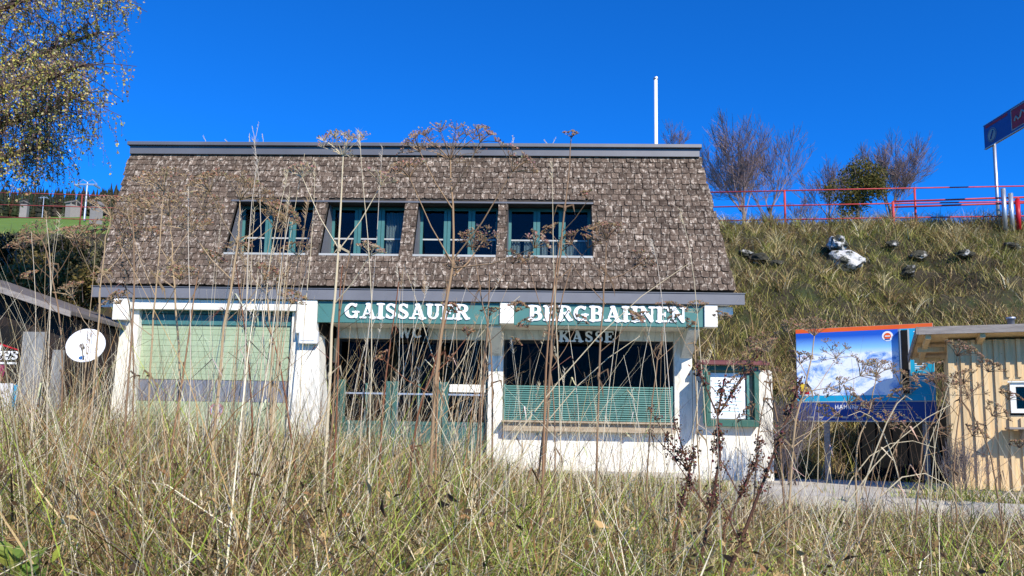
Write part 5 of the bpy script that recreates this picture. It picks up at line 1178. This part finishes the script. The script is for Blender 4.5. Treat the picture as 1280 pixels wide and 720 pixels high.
# wisps of dead grass rooted along the ridge cap
for i in range(16):
    x0 = random.Random(900+i).choice([318, 322, 326, 262, 284, 300, 445, 450, 505, 575, 640, 690, 735, 770]) + random.Random(i).uniform(-6, 6); p = P(x0, 182, 14.8); b = MB(); q = random.Random(950+i); hgt_ = q.uniform(.12, .30)*(1.6 if 314 < x0 < 332 else 1)
    r = tag(empty('grass_wisp', (p.x, 14.7, 6.15)), 'wispy pale dead grass stem on the ridge of the roof', 'dead stalk', 'grass wisps on the ridge')
    e = Vector((q.uniform(-.12, .12), 0, hgt_)); b.tube([(0, 0, -.02), e*.5+Vector((.01, 0, .02)), e], [.005, .004, .002], 4, PALE); b.build('stem', 'dryplant', r)
    b = MB()
    for j in range(8):
        c0 = e*q.uniform(.6, 1); b.add([c0, c0+Vector((q.uniform(-.02, .02), 0, .04)), c0+Vector((.006, 0, .01))], [(0, 1, 2)], PALE)
    tag(b.build('seed_head', 'dryplant', r), kind='stuff')

# ---- dock plants with rusty seed clusters
def dock(label, path, D, seed, side=3):
    rg = random.Random(seed); base = ground_under(path[0][0], D); L = lambda x, y, d=0: P(x, y, D+d)-base
    r = tag(empty('dock_plant', base), label, 'dead plant'); pts = [Vector((0, 0, -.02))]+[L(*q) for q in path]; n = len(pts)
    col = (.11, .055, .035); b = MB(); b.tube(pts, [.0095*(1-.7*i/(n-1)) for i in range(n)], 6, col); b.build('stem', 'dryplant', r)
    def cluster(a, e, m_):
        for i in range(m_):
            t = rg.uniform(.05, 1.03); c0 = a.lerp(e, t)
            for j in range(rg.randint(9, 18)):
                q = c0+Vector((rg.gauss(0, .012), rg.gauss(0, .012), rg.gauss(0, .014))); s = rg.uniform(.004, .009); u = Vector((rg.gauss(0, 1), rg.gauss(0, 1), rg.gauss(0, 1))).normalized(); v = u.orthogonal().normalized()
                B_.add([q-u*s, q-v*s, q+u*s, q+v*s], [(0, 1, 2, 3)], tuple(x*rg.uniform(.6, 1.5) for x in (.10, .05, .032)))
    for i in range(2, n-1):
        B_ = MB(); cluster(pts[i], pts[i+1], 9); tag(B_.build('seed_cluster', 'dryplant', r), kind='stuff')
    for i in range(side):
        k = rg.randint(2, n-2); a = pts[k]; e = a+Vector((rg.choice([-1, 1])*rg.uniform(.08, .2), rg.uniform(-.1, .1), rg.uniform(.15, .34))); B_ = MB(); B_.tube([a, e], [.005, .002], 4, col); cluster(a, e, 7); B_.build('seed_branch', 'dryplant', r)
dock('dark rusty dock plant with seed clusters before the notice case', [(872, 720), (888, 640), (900, 570), (897, 520), (905, 478)], 3.4, 1, 4)
dock('dark rusty dock plant leaning toward the panorama board', [(905, 730), (925, 680), (955, 600), (985, 520), (1003, 470)], 3.3, 2, 1)
dock('short rusty dock plant below the notice case', [(840, 700), (850, 640), (862, 590), (868, 560)], 3.8, 3, 3)
dock('slender rusty dock plant beside the low white wall', [(905, 660), (925, 620), (945, 580), (950, 550)], 4.0, 4, 2)

# ---- green broadleaf weed
b0 = P(24, 745, 2.7); r = tag(empty('broadleaf_weed', (b0.x, 2.7, hz(b0.x, 2.7))), 'fresh green broad leaved weed at the meadow edge', 'weed')
for i, (x, y, s, a) in enumerate(((28, 683, .05, .4), (46, 693, .045, -.3), (12, 704, .05, 2.2), (36, 712, .055, -.8), (4, 688, .04, 2.6), (20, 722, .05, 1.2), (52, 716, .04, -.2))):
    c = P(x, y, 2.7)-Vector(r.location); b = MB(); n = 10; vs = [c]
    u = Vector((math.cos(a), -.5, math.sin(a)*.5+.35)).normalized(); v = Vector((-.3, .75, .6)).normalized(); v = (v-u*v.dot(u)).normalized()
    for j in range(n):
        t = 2*math.pi*j/n; rr_ = s*(1+.25*math.cos(t)**3); vs.append(c+u*rr_*1.15*math.cos(t)+v*rr_*.75*math.sin(t)+u.cross(v)*(.012*math.cos(2*t)))
    b.add(vs, [(0, 1+j, 1+(j+1) % n) for j in range(n)], (.20+.04*(i % 3), .30+.03*(i % 2), .06)); b.build('leaf', 'leaf', r)
    b = MB(); b.tube([(0, 0, 0), c*.5+Vector((0, .03, .02)), c], [.004, .003, .002], 4, (.16, .17, .06)); b.build('stem', 'dryplant', r)

# ---- dry brushwood beside the board
bs = P(985, 560, 13.2); r = tag(empty('dry_bush', (bs.x, 13.2, 0)), 'brown leafless bush between the white wall and the board', 'shrub'); b = MB(); rg = random.Random(77); tips = []
for i in range(12):
    a = rg.uniform(0, 6.28); branchy(b, (rg.uniform(-.15, .15), rg.uniform(-.15, .15), -.05), (math.cos(a)*.35, math.sin(a)*.35, 1), .6, .009, 3, rg, .5, 3, 0, tips, .35, .0025)
b.build('twig', 'bark', r)
bs = P(1205, 600, 11.0); r = tag(empty('dry_bush', (bs.x, 11.0, -.1)), 'low brown leafless bush at the foot of the hut corner', 'shrub'); b = MB()
for i in range(8):
    a = rg.uniform(0, 6.28); branchy(b, (rg.uniform(-.15, .15), rg.uniform(-.1, .1), -.05), (math.cos(a)*.5, math.sin(a)*.4, 1), .36, .006, 3, rg, .5, 3, 0, tips, .35, .002)
b.build('twig', 'bark', r)
